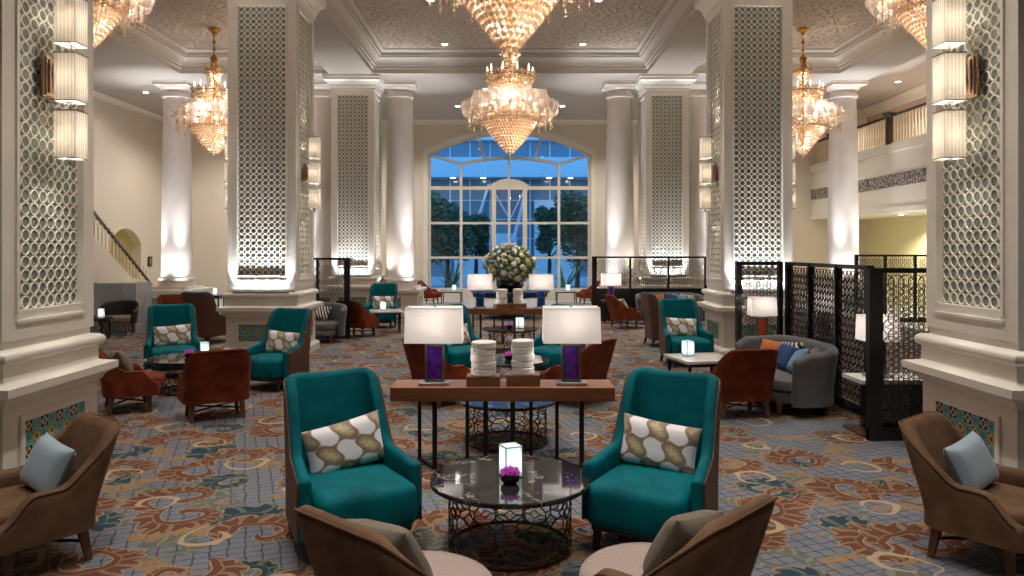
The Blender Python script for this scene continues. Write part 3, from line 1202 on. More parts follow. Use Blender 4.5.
def pillow(mb, w, hh, t, n=14, pinch=.06):
    """soft cushion standing in the XZ plane"""
    vs, fs = [], []
    for sgn in (-1, 1):
        for i in range(n + 1):
            for j in range(n + 1):
                u, v = -1 + 2 * i / n, -1 + 2 * j / n
                e = (1 - u ** 4) * (1 - v ** 4)
                px_ = 1 - pinch * (1 - abs(v) ** 1.0) * abs(u) * 0 - pinch * (1 - v * v) * u * u
                pz_ = 1 - pinch * (1 - u * u) * v * v
                vs.append((u * w / 2 * px_, sgn * (t / 2 * max(e, 0) ** .55 + .004), v * hh / 2 * pz_))
    m_ = (n + 1) ** 2
    for i in range(n):
        for j in range(n):
            a = i * (n + 1) + j
            q = (a, a + n + 1, a + n + 2, a + 1)
            fs.append(q)
            fs.append(tuple(m_ + k for k in reversed(q)))
    edge = [i * (n + 1) for i in range(n + 1)] + [n * (n + 1) + j for j in range(1, n + 1)] + [i * (n + 1) + n for i in range(n - 1, -1, -1)] + list(range(n - 1, 0, -1))
    for k in range(len(edge)):
        a, c = edge[k], edge[(k + 1) % len(edge)]
        fs.append((a, m_ + a, m_ + c, c))
    return mb.add(vs, fs)


LUMBAR = pillow(MB(), .56, .34, .15).mesh('lumbar_cushion', M['ogee'], 60)
PIPE = {}


def cushion(me, chair, off, rot, label, group, name='scatter_cushion'):
    """a loose cushion resting on a chair: off/rot in the chair's own frame"""
    o = link(name, me)
    Mx = Matrix.LocRotScale(chair.location, chair.rotation_euler, None) @ Matrix.LocRotScale(Vector(off), Euler(rot), None)
    o.matrix_world = Mx
    o.location, o.rotation_euler = Mx.to_translation(), Mx.to_euler()
    return tag(o, label, 'cushion', group)


SQ = {}
for k_ in ('satin', 'greige', 'orange', 'navy', 'skyblue', 'ivory', 'stripe'):
    SQ[k_] = pillow(MB(), .42, .33, .15).mesh('cushion_' + k_, M[k_], 60)

# ------------------------------------------------------------------ wing chairs
G_W = 'teal wing armchairs'
W1 = make_wing('teal wing armchair with brown back, left of the nearest marble table')
W1.location, W1.rotation_euler = (-1.09, 4.93, 0), (0, 0, math.radians(31))
W1['group'] = G_W
wings = [(W1, 'left of the nearest marble table', -.03, .06)]
for x, y, a, lab in (
        (.98, 4.93, -31, 'right of the nearest marble table'),
        (-.80, 11.25, 33, 'behind the left lamp of the walnut console'),
        (.72, 11.25, -33, 'behind the right lamp of the walnut console'),
        (PX(173, 11.3), 11.3, 28, 'facing us across the left marble table'),
        (PX(277, 10.45), 10.45, -20, 'before the middle left pillar'),
        (PX(684, 12.5), 12.5, 6, 'in front of the middle right pillar'),
        (PX(382, 18.4), 18.4, 0, 'far off, before the left column plinth')):
    c = dup(W1, (x, y, 0), math.radians(a), 'teal wing armchair ' + lab, G_W)
    wings.append((c, lab, 0, 0))
dup(W1, (PX(207, 15.4), 15.4, 0), math.radians(168), 'wing armchair showing only its brown leather back, left of the middle left pillar', G_W)
dup(W1, (PX(666, 14.9), 14.9, 0), math.radians(95), 'wing armchair seen from its brown side behind the teal one by the middle right pillar', G_W)
for i, (c, lab, dx, tilt) in enumerate(wings):
    tlt = (-.17, .08, -.1, .1, -.05, .05, .05, .0)[i]
    cushion(LUMBAR, c, ((.03, -.03, 0, 0, 0, 0, 0, 0)[i], .125, .60), (-.26, tlt, 0), 'ogee patterned cushion on the teal armchair ' + lab, 'ogee patterned cushions', 'lumbar_cushion')

# ------------------------------------------------------------------ lounge chairs
L1 = make_lounge('taupe lounge chair with mauve seat, back to us, left of the nearest marble table', M['taupe'], M['lilac'])
L1.location, L1.rotation_euler = (-.47, 3.37, 0), (0, 0, math.radians(139))
G_L = 'taupe lounge chairs'
L1['group'] = G_L
L2 = dup(L1, (.74, 3.48, 0), math.radians(-134), 'taupe lounge chair with mauve seat, back to us, right of the nearest marble table', G_L)
cushion(SQ['greige'], L1, (.02, .09, .575), (-.5, .1, .0), 'greige satin cushion on the taupe lounge chair left of the nearest table', 'satin cushions')
cushion(SQ['greige'], L2, (-.02, .08, .575), (-.5, -.15, .0), 'greige satin cushion on the taupe lounge chair right of the nearest table', 'satin cushions')
L3 = make_lounge('brown taupe lounge chair with pale blue cushion beside the nearest left pillar', M['taupe'], M['taupe'])
L3.location, L3.rotation_euler = (-3.0, 4.62, 0), (0, 0, math.radians(-39))
L3['group'] = G_L
L4 = dup(L3, (3.02, 4.66, 0), math.radians(39), 'brown taupe lounge chair with pale blue cushion beside the nearest right pillar', G_L)
cushion(SQ['satin'], L3, (.0, .085, .565), (-.42, .12, .05), 'pale blue satin cushion on the lounge chair beside the nearest left pillar', 'satin cushions')
cushion(SQ['satin'], L4, (.0, .085, .565), (-.42, -.12, -.05), 'pale blue satin cushion on the lounge chair beside the nearest right pillar', 'satin cushions')
R1 = make_lounge('rust velvet lounge chair, left one behind the walnut console', M['rust'], M['rust'])
R1.location, R1.rotation_euler = (-.88, 9.35, 0), (0, 0, math.radians(128))
G_R = 'rust velvet lounge chairs'
R1['group'] = G_R
rr = [R1]
for x, y, a, lab in (
        (.86, 9.35, -128, 'right one behind the walnut console'),
        (PX(215, 8.55), 8.55, -150, 'back turned to us at the left marble table'),
        (PX(128, 8.95), 8.95, 122, 'beside the nearest left pillar, facing the left marble table'),
        (PX(738, 8.6), 8.65, -170, 'back turned to us between white table and grey sofa'),
        (PX(358, 16.45), 16.45, 155, 'far off, back turned at the white table by the left plinth'),
        (PX(624, 18.2), 18.2, 105, 'far off in front of the black lattice screen'),
        (PX(430, 26.2), 26.2, 80, 'far off under the window at the left small table'),
        (PX(588, 26.2), 26.2, -80, 'far off under the window at the right small table'),
        (PX(176, 18.0), 18.0, 40, 'far off by the tiled plinth of the outer left column'),
        (PX(610, 13.0), 14.6, -150, 'beyond the right wing armchair near the second console')):
    if 'second console' in lab:
        continue
    rr.append(dup(R1, (x, y, 0), math.radians(a), 'rust velvet lounge chair, ' + lab, G_R))
cushion(SQ['greige'], rr[3], (.0, .07, .57), (-.5, .1, .1), 'greige satin cushion on the rust lounge chair beside the nearest left pillar', 'satin cushions')
cushion(SQ['ivory'], rr[6], (.0, .07, .57), (-.5, .1, .1), 'ivory cushion on the rust lounge chair before the black lattice screen', 'scatter cushions')

# ------------------------------------------------------------------ tables


def lattice_cyl(mb, R, z0, z1, cols, rows_, r=.006):
    """wire drum of octagons and squares"""
    H_ = (z1 - z0) / rows_
    W_ = 2 * PI / cols
    k = .30

    def P(u, v):
        return (R * math.cos(u), R * math.sin(u), v)
    for j in range(rows_):
        for i in range(cols):
            u0, v0 = i * W_, z0 + j * H_
            c = [(u0 + W_ * k, v0), (u0 + W_ * (1 - k), v0), (u0 + W_, v0 + H_ * k), (u0 + W_, v0 + H_ * (1 - k)), (u0 + W_ * (1 - k), v0 + H_), (u0 + W_ * k, v0 + H_), (u0, v0 + H_ * (1 - k)), (u0, v0 + H_ * k)]
            for a, b_ in ((0, 1), (1, 2), (2, 3), (3, 4), (5, 6), (7, 0)) if j < rows_ - 1 else ((0, 1), (1, 2), (2, 3), (3, 4), (4, 5), (5, 6), (7, 0)):
                mb.tube([P(*c[a]), P(*c[b_])], r, 4, cap=False)
            # small inner diamond, every other cell
            if (i + j) % 2 == 0:
                cu, cv = u0 + W_ / 2, v0 + H_ / 2
                q = [(cu + W_ * .22, cv), (cu, cv + H_ * .22), (cu - W_ * .22, cv), (cu, cv - H_ * .22)]
                for a in range(4):
                    mb.tube([P(*q[a]), P(*q[(a + 1) % 4])], r * .8, 4, cap=False)
                for a, b_ in ((q[0], (u0 + W_, cv)), (q[2], (u0, cv))):
                    mb.tube([P(*a), P(*b_)], r * .8, 4, cap=False)
    for z in (z0, z1):
        mb.tube([(R * math.cos(2 * PI * i / 40), R * math.sin(2 * PI * i / 40), z) for i in range(40)], r * 1.5, 5, True)
    return mb


def make_round(label, R):
    o = thing('round_marble_table', label, 'coffee table')
    MB().lathe([(1e-6, .418), (R - .012, .418), (R, .426), (R, .446), (R - .008, .452), (1e-6, .452)], 64).build('table_top', M['marble'], o, 30)
    lattice_cyl(MB(), R * .76, .01, .41, 14, 3).build('wire_base', M['iron'], o)
    return o


T1 = make_round('round dark marble table on a wire drum between the two nearest teal wing armchairs', .527)
T1.location = (0, 4.835, 0)
T1['group'] = 'round marble tables'
GT = 'round marble tables'
T2 = dup(T1, (-.03, 7.43, 0), .2, 'round dark marble table on a wire drum just behind the walnut console', GT)
T3 = dup(T1, (0, 10.0, 0), .3, 'round dark marble table between the rust lounge chairs behind the console', GT)
T4 = dup(T1, (0, 13.9, 0), .5, 'round dark marble table in front of the second console', GT)
T5 = dup(T1, (PX(186, 10.15), 10.15, 0), .1, 'round dark marble table in the left seating group', GT)
T6 = make_round('little round table on a wire drum beside the black tub chair', .3)
T6.location = (PX(98, 16.0), 16.0, 0)


def make_square(label, s_, hgt, top, metal):
    o = thing('side_table', label, 'side table')
    MB().rbox((0, 0, hgt - .02), (s_, s_, .04), .006).build('table_top', top, o)
    for sx in (-1, 1):
        for sy in (-1, 1):
            leg(MB(), sx * (s_ / 2 - .06), sy * (s_ / 2 - .06), 0, hgt - .04, .03, .035).build('leg', metal, o, 0)
    MB().span((-s_ / 2 + .06, -s_ / 2 + .05, hgt - .08), (s_ / 2 - .06, -s_ / 2 + .07, hgt - .04)).span((-s_ / 2 + .06, s_ / 2 - .07, hgt - .08), (s_ / 2 - .06, s_ / 2 - .05, hgt - .04)).span((-s_ / 2 + .05, -s_ / 2 + .06, hgt - .08), (-s_ / 2 + .07, s_ / 2 - .06, hgt - .04)).span((s_ / 2 - .07, -s_ / 2 + .06, hgt - .08), (s_ / 2 - .05, s_ / 2 - .06, hgt - .04)).build('apron', metal, o, 0)
    return o


Q1 = make_square('square white topped table between the wing armchair and rust chair at right', .74, .52, M['white_top'], M['black'])
Q1.location, Q1.rotation_euler = (PX(701, 9.75), 9.75, 0), (0, 0, math.radians(12))
Q2 = dup(Q1, (PX(386, 17.2), 17.2, 0), .2, 'square white topped table far off before the left far plinth')
Q3 = make_square('small low table with black legs far off under the window, left one', .8, .46, M['white_top'], M['black'])
Q3.location = (PX(452, 26.6), 26.6, 0)
Q3['group'] = 'small tables under the window'
Q4 = dup(Q3, (PX(566, 26.6), 26.6, 0), 0, 'small low table with black legs far off under the window, right one', 'small tables under the window')
Q5 = make_square('dark tall side table between the brown wing back and the outer left column', .5, .72, M['blackleather'], M['black'])
Q5.location = (PX(214, 19.6), 19.6, 0)


def make_console(label):
    o = thing('console_table', label, 'console table')
    MB().rbox((0, 0, .67), (1.98, .40, .122), .004).build('table_top', M['walnut'], o)
    for xf, xb in ((-.60, -.77), (-.15, -.33), (.09, .26), (.70, .50)):
        f_ = MB()
        f_.box((xf, -.15, .305), (.042, .03, .61)).box((xb, .15, .305), (.032, .03, .61))
        a = math.atan2(.3, xb - xf)
        L = math.hypot(.3, xb - xf)
        f_.box(((xf + xb) / 2, 0, .012), (L, .03, .024), a)
        f_.build('leg_frame', M['black'], o, 0)
    return o


C1 = make_console('long walnut console table on thin black legs behind the nearest marble table')
C1.location = (-.066, 6.66, 0)
C2 = dup(C1, (0, 15.2, 0), 0, 'walnut console table further back below the flowers')


def make_lamp(label, panel, sw=.51, sd=.30, sh=.315, energy=10):
    o = thing('table_lamp', label, 'table lamp')
    MB().rbox((0, 0, .014), (.27, .17, .028), .004).build('lamp_base', M['silver'], o)
    f_ = MB().span((-.085, -.03, .028), (-.065, .03, .37)).span((.065, -.03, .028), (.085, .03, .37)).span((-.085, -.03, .345), (.085, .03, .37)).span((-.085, -.03, .028), (.085, .03, .05))
    f_.build('lamp_frame', M['chrome'], o, 0)
    p_ = MB().rbox((0, 0, .197), (.128, .04, .294), .006)
    for z in (.12, .2, .27):
        p_.box((0, -.021, z), (.128, .006, .006))
    p_.build('glass_panel', panel, o)
    MB().tube([(0, 0, .37), (0, 0, .7)], .008, 8).build('stem', M['silver'], o)
    s_ = MB()
    z0, z1 = .385, .385 + sh
    a, c = sw / 2, sd / 2
    ring = lambda q, z: [(-a - q, -c - q, z), (a + q, -c - q, z), (a + q, c + q, z), (-a - q, c + q, z)]
    s_.loft([ring(0, z0), ring(-.008, z1), ring(-.012, z1), ring(-.004, z0), ring(0, z0)], False)
    s_.build('lamp_shade', M['shade'], o, 0)
    MB().span((-a + .01, -c + .01, z1 - .012), (a - .01, c - .01, z1 - .009)).build('shade_diffuser', M['shade'], o, 0)
    MB().sphere((0, 0, z1 + .004), .012).build('finial', M['silver'], o)
    MB().sphere((0, 0, z0 + .13), .03).build('bulb', M['bulb'], o)
    lamp('POINT', 'lamp_light', (0, 0, z0 + .17), energy, (1, .95, .91), o, .05)
    return o


GLAMP = 'lamps with white box shades'
LP1 = make_lamp('table lamp with purple glass panel at the left end of the walnut console', M['purple'])
LP1.location = (PX(434.5, 6.62), 6.62, .731)
LP1['group'] = GLAMP
dup(LP1, (PX(571, 6.62), 6.62, .731), 0, 'table lamp with purple glass panel at the right end of the walnut console', GLAMP)
LB = make_lamp('table lamp with blue glass panel at the left of the second console', M['bluepanel'], energy=9)
LB.location = (PX(480, 15.2), 15.15, .731)
LB['group'] = GLAMP
dup(LB, (PX(541, 15.2), 15.15, .731), 0, 'table lamp with blue glass panel at the right of the second console', GLAMP)


def make_stack(label, n, tall, r):
    o = thing('stacked_disc_sculpture', label, 'sculpture')
    MB().rbox((0, 0, .045 if tall else .05), (.30, .2, .09 if tall else .1), .004).build('wood_block', M['blockwood'], o)
    z = .09 if tall else .1
    rg = random.Random(n * 3 + tall)
    for k in range(n):
        hh = .061
        mb = MB()
        tx, ty = rg.uniform(-.02, .02), rg.uniform(-.03, .03)
        dx = rg.uniform(-.006, .006)
        prof = [(1e-6, 0), (r - .009, 0), (r, .007), (r, hh - .007), (r - .009, hh), (r - .014, hh), (r - .02, hh - .004), (1e-6, hh - .004)]
        T = Matrix.Translation((dx, 0, z)) @ Matrix.Rotation(tx, 4, 'X') @ Matrix.Rotation(ty, 4, 'Y')
        mb.lathe(prof, 32, M=T).build('stone_disc', M['plaster'], o, 24)
        z += hh - .001
    return o


A1 = make_stack('stack of five white discs on a wood block, taller one left of the console centre', 5, True, .112)
A1.location = (PX(483.5, 6.6), 6.6, .731)
A2 = make_stack('stack of four white discs on a wood block, shorter one right of the console centre', 5, False, .1)
A2.location = (PX(523, 6.62), 6.62, .731)
A2['label'] = 'narrower stack of white discs on a wood block, right of the console centre'
A1['label'] = 'wider stack of white discs on a wood block, left of the console centre'
dup(A1, (PX(502, 15.2), 15.15, .731), .4, 'taller white disc stack between the blue lamps on the second console')
dup(A2, (PX(518, 15.2), 15.15, .731), .4, 'shorter white disc stack between the blue lamps on the second console')


def make_lantern(label):
    o = thing('candle_lantern', label, 'candle lantern')
    a, hh = .058, .2
    p_ = MB()
    for k in range(4):
        p_.box((0, -a, hh / 2), (2 * a - .008, .004, hh - .01), 0, Matrix.Rotation(k * PI / 2, 4, 'Z'))
    p_.box((0, 0, hh - .004), (2 * a - .006, 2 * a - .006, .004))
    p_.build('frosted_panes', M['frosted'], o, 0)
    e_ = MB()
    for sx in (-1, 1):
        for sy in (-1, 1):
            e_.box((sx * a, sy * a, hh / 2), (.006, .006, hh))
        for z in (.004, hh):
            e_.box((sx * a, 0, z), (.006, 2 * a, .006)).box((0, sx * a, z), (2 * a, .006, .006))
    e_.build('edge_frame', M['silver'], o, 0)
    MB().span((-a, -a, 0), (a, a, .008)).build('lantern_base', M['silver'], o, 0)
    MB().lathe([(1e-6, 0), (.025, 0), (.025, .05), (.02, .052), (1e-6, .048)], 16, (0, 0, .008)).build('candle', M['wax'], o)
    MB().sphere((0, 0, .07), .007, sq=(1, 1, 2.2)).build('flame', M['flame'], o)
    lamp('POINT', 'candle_light', (0, 0, .11), .4, (.95, .97, 1.0), o, .03)
    return o


def make_orchid(label):
    o = thing('orchid_bowl', label, 'flower bowl')
    MB().lathe([(1e-6, 0), (.035, 0), (.058, .02), (.062, .04), (.052, .062), (.046, .062), (.054, .04), (.05, .022), (1e-6, .014)], 24).build('bowl', M['bowl'], o)
    pt = MB()
    for k in range(5):
        q = 2 * PI * k / 5
        c = (math.cos(q) * .018, 0, math.sin(q) * .018)
        pt.sphere(c, .019, 8, 5, (1, .3, 1))
    pt.sphere((0, -.008, 0), .008, 8, 5)
    me = pt.mesh('bloom', M['orchid'], 60)
    for k, (x, y, z, rx, rz) in enumerate(((-.028, -.02, .075, -.5, .3), (.0, -.03, .082, -.4, 0), (.03, -.018, .076, -.5, -.4), (.004, .02, .085, -1.2, .2))):
        link('bloom', me, o, (x, y, z), (rx, 0, rz))
    return o


K1 = make_lantern('glowing frosted square lantern on the nearest marble table')
K1.location, K1.rotation_euler = (.005, 4.86, .453), (0, 0, .4)
K1['group'] = 'candle lanterns'
O1 = make_orchid('bowl of magenta orchid blooms in front of the lantern on the nearest marble table')
O1.location = (.0, 4.70, .453)
O1['group'] = 'orchid bowls'
for px_, d, z, lab, orch in (
        (204.5, 10.2, .453, 'on the left marble table', -.19),
        (520, 13.9, .453, 'on the marble table before the second console', -.2),
        (517, 10.0, .453, 'on the marble table between the rust chairs behind the console', -.11),
        (688, 9.85, .521, 'on the white table beside the right rust chair', None),
        (383, 17.2, .521, 'on the white table before the left far plinth', None),
        (215, 19.6, .721, 'on the dark side table near the outer left column', None),
        (101, 16.0, .453, 'on the little round table beside the black tub chair', -.16),
        (454, 26.6, .461, 'on the low table under the window at left', None),
        (568, 26.6, .461, 'on the low table under the window at right', None)):
    dup(K1, (PX(px_, d), d, z), .4, 'glowing frosted square lantern ' + lab, 'candle lanterns')
    if orch:
        dup(O1, (PX(px_, d) + orch, d - .05, z), .3, 'bowl of magenta orchid blooms ' + lab, 'orchid bowls')

# ------------------------------------------------------------------ lattice screens


def ring_panel(w, hh, r=.086, n=14, t=.010):
    """flat fretwork of interlaced rings filling w x hh (XZ, centred in x, z from 0)"""
    mb = MB()
    px_ = r * 1.2
    pz_ = r * 1.04
    j = 0
    z = r * .6
    while z < hh - r * .3:
        x = -w / 2 + r * .6 + (px_ / 2 if j % 2 else 0)
        while x < w / 2 - r * .3:
            vs, fs = [], []
            for k in range(n):
                q = 2 * PI * k / n
                for rr_, y in ((r, -t), (r - .0075, -t), (r - .0075, t), (r, t)):
                    vs.append((max(-w / 2, min(w / 2, x + rr_ * math.cos(q))), y * .5, max(0, min(hh, z + rr_ * math.sin(q)))))
            for k in range(n):
                l = (k + 1) % n
                for e in range(4):
                    fs.append((k * 4 + e, l * 4 + e, l * 4 + (e + 1) % 4, k * 4 + (e + 1) % 4))
            mb.add(vs, fs)
            x += px_
        z += pz_
        j += 1
    return mb


PANELS = {}


def screen(name, label, p0, p1, n, hgt, posts=(.07, .07), base=.12, r=.086, group='black lattice screens'):
    """free-standing screen of n fretwork panels from p0 to p1"""
    a, c = Vector((*p0, 0)), Vector((*p1, 0))
    d = c - a
    L = d.length
    o = thing(name, label, 'screen', a, math.atan2(d.y, d.x), group)
    MB().span((0, -.03, hgt - .05), (L, .03, hgt)).build('top_rail', M['screen'], o, 0)
    MB().span((0, -.03, 0), (L, .03, base)).build('bottom_rail', M['screen'], o, 0)
    for k in range(n + 1):
        s_ = posts[0] if k == 0 else posts[1] if k == n else .05
        x = s_ / 2 if k == 0 else L - s_ / 2 if k == n else L * k / n
        MB().span((x - s_ / 2, -.045, 0), (x + s_ / 2, .045, hgt)).build('post', M['screen'], o, 0)
    for k in range(n):
        x0 = posts[0] if k == 0 else L * k / n + .025
        x1 = L - posts[1] if k == n - 1 else L * (k + 1) / n - .025
        key = (round(x1 - x0, 3), round(hgt, 3), base, r)
        if key not in PANELS:
            PANELS[key] = ring_panel(x1 - x0, hgt - .05 - base, r).mesh('lattice_panel', M['screen'], 40)
        link('lattice_panel', PANELS[key], o, ((x0 + x1) / 2, 0, base))
    return o


screen('lattice_screen', 'black lattice screen ending in a thick post beside the nearest right pillar', (3.65, 7.5), (5.6, 7.5), 2, 1.756, (.135, .08))
screen('lattice_screen', 'long black lattice screen behind the grey sofa', (4.12, 8.4), (4.12, 10.9), 3, 1.76, (.07, .08))
screen('lattice_screen', 'short black lattice screen behind the reddish lamp beside the sofa', (3.37, 10.97), (4.06, 10.97), 1, 1.76, (.08, .06))
screen('lattice_screen', 'wide black lattice screen in front of the far right pillar', (PX(592, 20.0), 20.0), (5.35, 20.0), 3, 1.75, (.13, .07), .88)
screen('lattice_screen', 'narrow black lattice screen beside the middle left pillar', (PX(350, 16.05), 16.05), (-4.9, 16.05), 2, 1.76, (.12, .07))
screen('lattice_screen', 'black lattice screen before the yellow wall under the gallery', (9.2, 19.6), (11.6, 19.6), 3, 1.8, (.07, .07))

# ------------------------------------------------------------------ sofas


def make_sofa(label, Lh=.78):
    """curved low sofa, opening to -Y"""
    o = thing('curved_sofa', label, 'sofa')
    n = 40
    path = []
    for k in range(n + 1):
        q = PI * (1.06 - 1.12 * k / n)
        path.append((Lh * math.copysign(abs(math.cos(q)) ** .8, math.cos(q)), -.14 + .49 * (max(0, math.sin(q)) ** .8) - (.1 if math.sin(q) < 0 else 0) * 1))
    path = resample(path, 44)

    def hf(x, y):
        return .76 + .04 * sstep(-.1, .3, y) - .12 * sstep(-.12, -.34, y)

    def lean(x, y, z):
        return .12 * max(0, z - .3)
    shell(MB(), path, hf, .14, .13, lean).build('sofa_back', M['sofa'], o)
    pts = []
    for k in range(33):
        q = 2 * PI * k / 32
        c_, s_ = math.cos(q), math.sin(q)
        pts.append((.725 * math.copysign(abs(c_) ** .7, c_), -.07 + .40 * math.copysign(abs(s_) ** .75, s_)))
    pts = pts[:-1]
    MB().loft([[(x * a, (y + .08) * a - .08, z) for x, y in pts] for a, z in ((.93, .14), (.97, .16), (.97, .26), (.94, .28))]).build('sofa_base', M['sofa'], o)
    MB().loft([[(x * a, (y + .08) * a - .08, z) for x, y in pts] for a, z in ((.95, .28), (.99, .30), (.99, .38), (.97, .405), (.9, .42), (.5, .428), (.05, .43))]).build('seat_cushion', M['sofa'], o)
    for sx in (-1, 1):
        for y in (-.36, .22):
            leg(MB(), sx * .58, y, 0, .15, .035, .055).build('leg', M['legwood'], o, 0)
    return o


F1 = make_sofa('curved grey velvet sofa against the long black screen at right')
F1.location, F1.rotation_euler = (3.45, 9.22, 0), (0, 0, math.radians(-84))
F1['group'] = 'curved grey sofas'
F2 = dup(F1, (-4.32, 15.45, 0), math.radians(8), 'curved grey velvet sofa beside the middle left pillar', 'curved grey sofas')
F3 = dup(F1, (PX(668, 19.3), 19.2, 0), math.radians(0), 'curved grey velvet sofa far off before the wide lattice screen', 'curved grey sofas')
GC = 'scatter cushions'
for me, x, y, z, rx, ry, rz, lab in (
        ('orange', -.46, 0.07, .585, -.42, .06, .55, 'orange cushion at the far end of the grey sofa by the long screen'),
        ('stripe', -.22, 0.17, .60, -.42, -.1, .2, 'black and white striped cushion on the grey sofa by the long screen'),
        ('navy', -.08, 0.05, .585, -.5, .06, .0, 'navy blue cushion in the middle of the grey sofa by the long screen'),
        ('skyblue', .26, 0.04, .58, -.55, -.2, -.25, 'light blue cushion on the grey sofa by the long screen'),
        ('greige', .44, 0.13, .59, -.42, .1, -.45, 'greige cushion at the near end of the grey sofa by the long screen')):
    cushion(SQ[me], F1, (x, y, z), (rx, ry, rz), lab, GC)
cushion(SQ['navy'], F2, (-.1, .14, .59), (-.45, .1, 0), 'navy blue cushion on the grey sofa beside the middle left pillar', GC)
cushion(SQ['skyblue'], F2, (-.4, .12, .59), (-.45, -.1, .5), 'light blue cushion on the grey sofa beside the middle left pillar', GC)
cushion(SQ['stripe'], F2, (.3, .17, .6), (-.45, .2, -.3), 'striped cushion on the grey sofa beside the middle left pillar', GC)
for me, x, lab in (('ivory', -.5, 'ivory'), ('orange', -.25, 'orange'), ('navy', .1, 'navy blue'), ('skyblue', .32, 'light blue'), ('stripe', .52, 'black and white striped')):
    cushion(SQ[me], F3, (x, .17, .6), (-.45, .1 * (1 if x > 0 else -1), -x * .8), lab + ' cushion on the far grey sofa before the wide lattice screen', GC)

# lamp tables inside the booth


def make_plinth_table(label, w, d, hgt):
    o = thing('lamp_table', label, 'side table')
    MB().rbox((0, 0, hgt - .02), (w, d, .045), .004).build('table_top', M['white_top'], o)
    MB().span((-w / 2 + .18, -d / 2 + .1, 0), (w / 2 - .04, d / 2 - .04, hgt - .042)).build('cabinet_body', M['screen'], o, 0)
    MB().span((-w / 2 + .02, -d / 2 + .02, .03), (-w / 2 + .03, d / 2 - .02, hgt - .042)).span((-w / 2 + .02, -d / 2 + .02, .03), (w / 2 - .2, -d / 2 + .03, hgt - .042)).build('glass_side', M['acrylic'], o, 0)
    MB().rbox((0, 0, .015), (w - .01, d - .01, .03), .004).build('wood_base', M['legwood'], o)
    return o


B1 = make_plinth_table('white topped lamp table behind the thick black post at right', .72, .46, .59)
B1.location = (4.0, 7.83, 0)
B2 = make_plinth_table('white topped lamp table in the far corner beside the grey sofa', .5, .5, .60)
B2.location = (3.66, 10.62, 0)
B3 = make_square('dark lamp table at the end of the far grey sofa before the wide screen', .5, .6, M['blackleather'], M['black'])
B3.location = (PX(611, 19.4), 19.4, 0)
B4 = make_square('dark lamp table beyond the long black screen', .5, .6, M['blackleather'], M['black'])
B4.location = (PX(818, 11.4), 11.4, 0)
LR = make_lamp('table lamp with reddish glass panel in the corner beside the grey sofa', M['redpanel'], .36, .25, .27, 7)
LR.location = (PX(762, 10.62), 10.62, .603)
LR['group'] = GLAMP
dup(LR, (PX(877.5, 7.83), 7.83, .593), 0, 'table lamp on the white table behind the thick black post', GLAMP)
dup(LR, (PX(824, 11.4), 11.4, .603), 0, 'table lamp glowing through the long black lattice screen', GLAMP)
LV = dup(LP1, (PX(611, 19.4), 19.4, .603), 0, 'table lamp with purple panel at the end of the far grey sofa', GLAMP)

# black tub chair by the parapet
tb = thing('tub_chair', 'black leather tub chair with khaki seat before the grey marble parapet', 'armchair', (PX(119, 16.75), 16.72, 0), math.radians(10))
pth = [(.36 * math.cos(q), .36 * math.sin(q) - .02) for q in [PI * (1.12 - 1.24 * k / 32) for k in range(33)]]
shell(MB(), resample(pth, 32), lambda x, y: .56 + .2 * sstep(-.15, .3, y), .26, .06, lambda x, y, z: .12 * max(0, z - .3)).build('tub_back', M['blackleather'], tb)
MB().rbox((0, -.06, .36), (.62, .6, .14), .05, puff=(0, 0, .02)).build('seat_cushion', M['khaki'], tb)
for sx in (-1, 1):
    for y in (-.28, .22):
        leg(MB(), sx * .24, y, 0, .3, .03, .05, sx * .02).build('leg', M['legwood'], tb, 0)

# ------------------------------------------------------------------ flowers on the far round table
ft = thing('flower_table', 'round dark table under the big flower arrangement', 'table', (0, 21.0, 0))
MB().lathe([(1e-6, .72), (1.13, .72), (1.15, .735), (1.15, .755), (1.13, .765), (1e-6, .765)], 56).build('table_top', M['marble'], ft, 30)
MB().lathe([(.6, 0), (.6, .05), (.4, .08), (.34, .3), (.34, .72)], 32).build('pedestal', M['darkwood'], ft, 30)
MB().lathe([(1.02, .60), (1.06, .60), (1.08, .72), (1.02, .72)], 48).build('apron', M['navy'], ft, 30)
fl = thing('flower_arrangement', 'large domed bouquet of white and mauve flowers on the far round table', 'flowers', (0, 21.0, .766))
MB().lathe([(1e-6, 0), (.24, 0), (.34, .06), (.40, .16), (.38, .27), (.33, .30), (.30, .30), (.36, .2), (1e-6, .1)], 32).build('vase', M['bowl'], fl)
lf = MB()
rg = random.Random(3)


def dome():
    while True:
        x, y, z = rg.uniform(-1, 1), rg.uniform(-1, 1), rg.uniform(-.75, 1)
        L = math.sqrt(x * x + y * y + z * z)
        if .2 < L <= 1:
            return x / L, y / L, z / L


for k in range(1500):
    x, y, z = dome()
    q = rg.uniform(.55, 1.02)
    c = Vector((x * .66 * q, y * .66 * q, .72 + z * .58 * q))
    n = Vector((x, y, z + rg.uniform(-.3, .6))).normalized()
    t = n.cross(Vector((rg.uniform(-1, 1), rg.uniform(-1, 1), rg.uniform(-1, 1)))).normalized()
    l_, w_ = rg.uniform(.08, .16), rg.uniform(.02, .035)
    s_ = n.cross(t)
    e = c + (t * .6 + n * .5).normalized() * l_
    mpt = (c + e) / 2
    lf.add([c, mpt + s_ * w_ + n * .01, e, mpt - s_ * w_ + n * .01], [(0, 1, 2), (0, 2, 3)])
tag(lf.build('foliage', M['leaf'], fl, 0), None, None, None, 'stuff')
blooms = {}
for nm in ('bl_white', 'bl_mauve', 'bl_yellow'):
    bb = MB()
    for k in range(6):
        q = 2 * PI * k / 6
        bb.sphere((.035 * math.cos(q), .035 * math.sin(q), 0), .036, 6, 4, (1, 1, .6))
    bb.sphere((0, 0, .018), .028, 6, 4)
    blooms[nm] = bb.mesh('bloom', M[nm], 60)
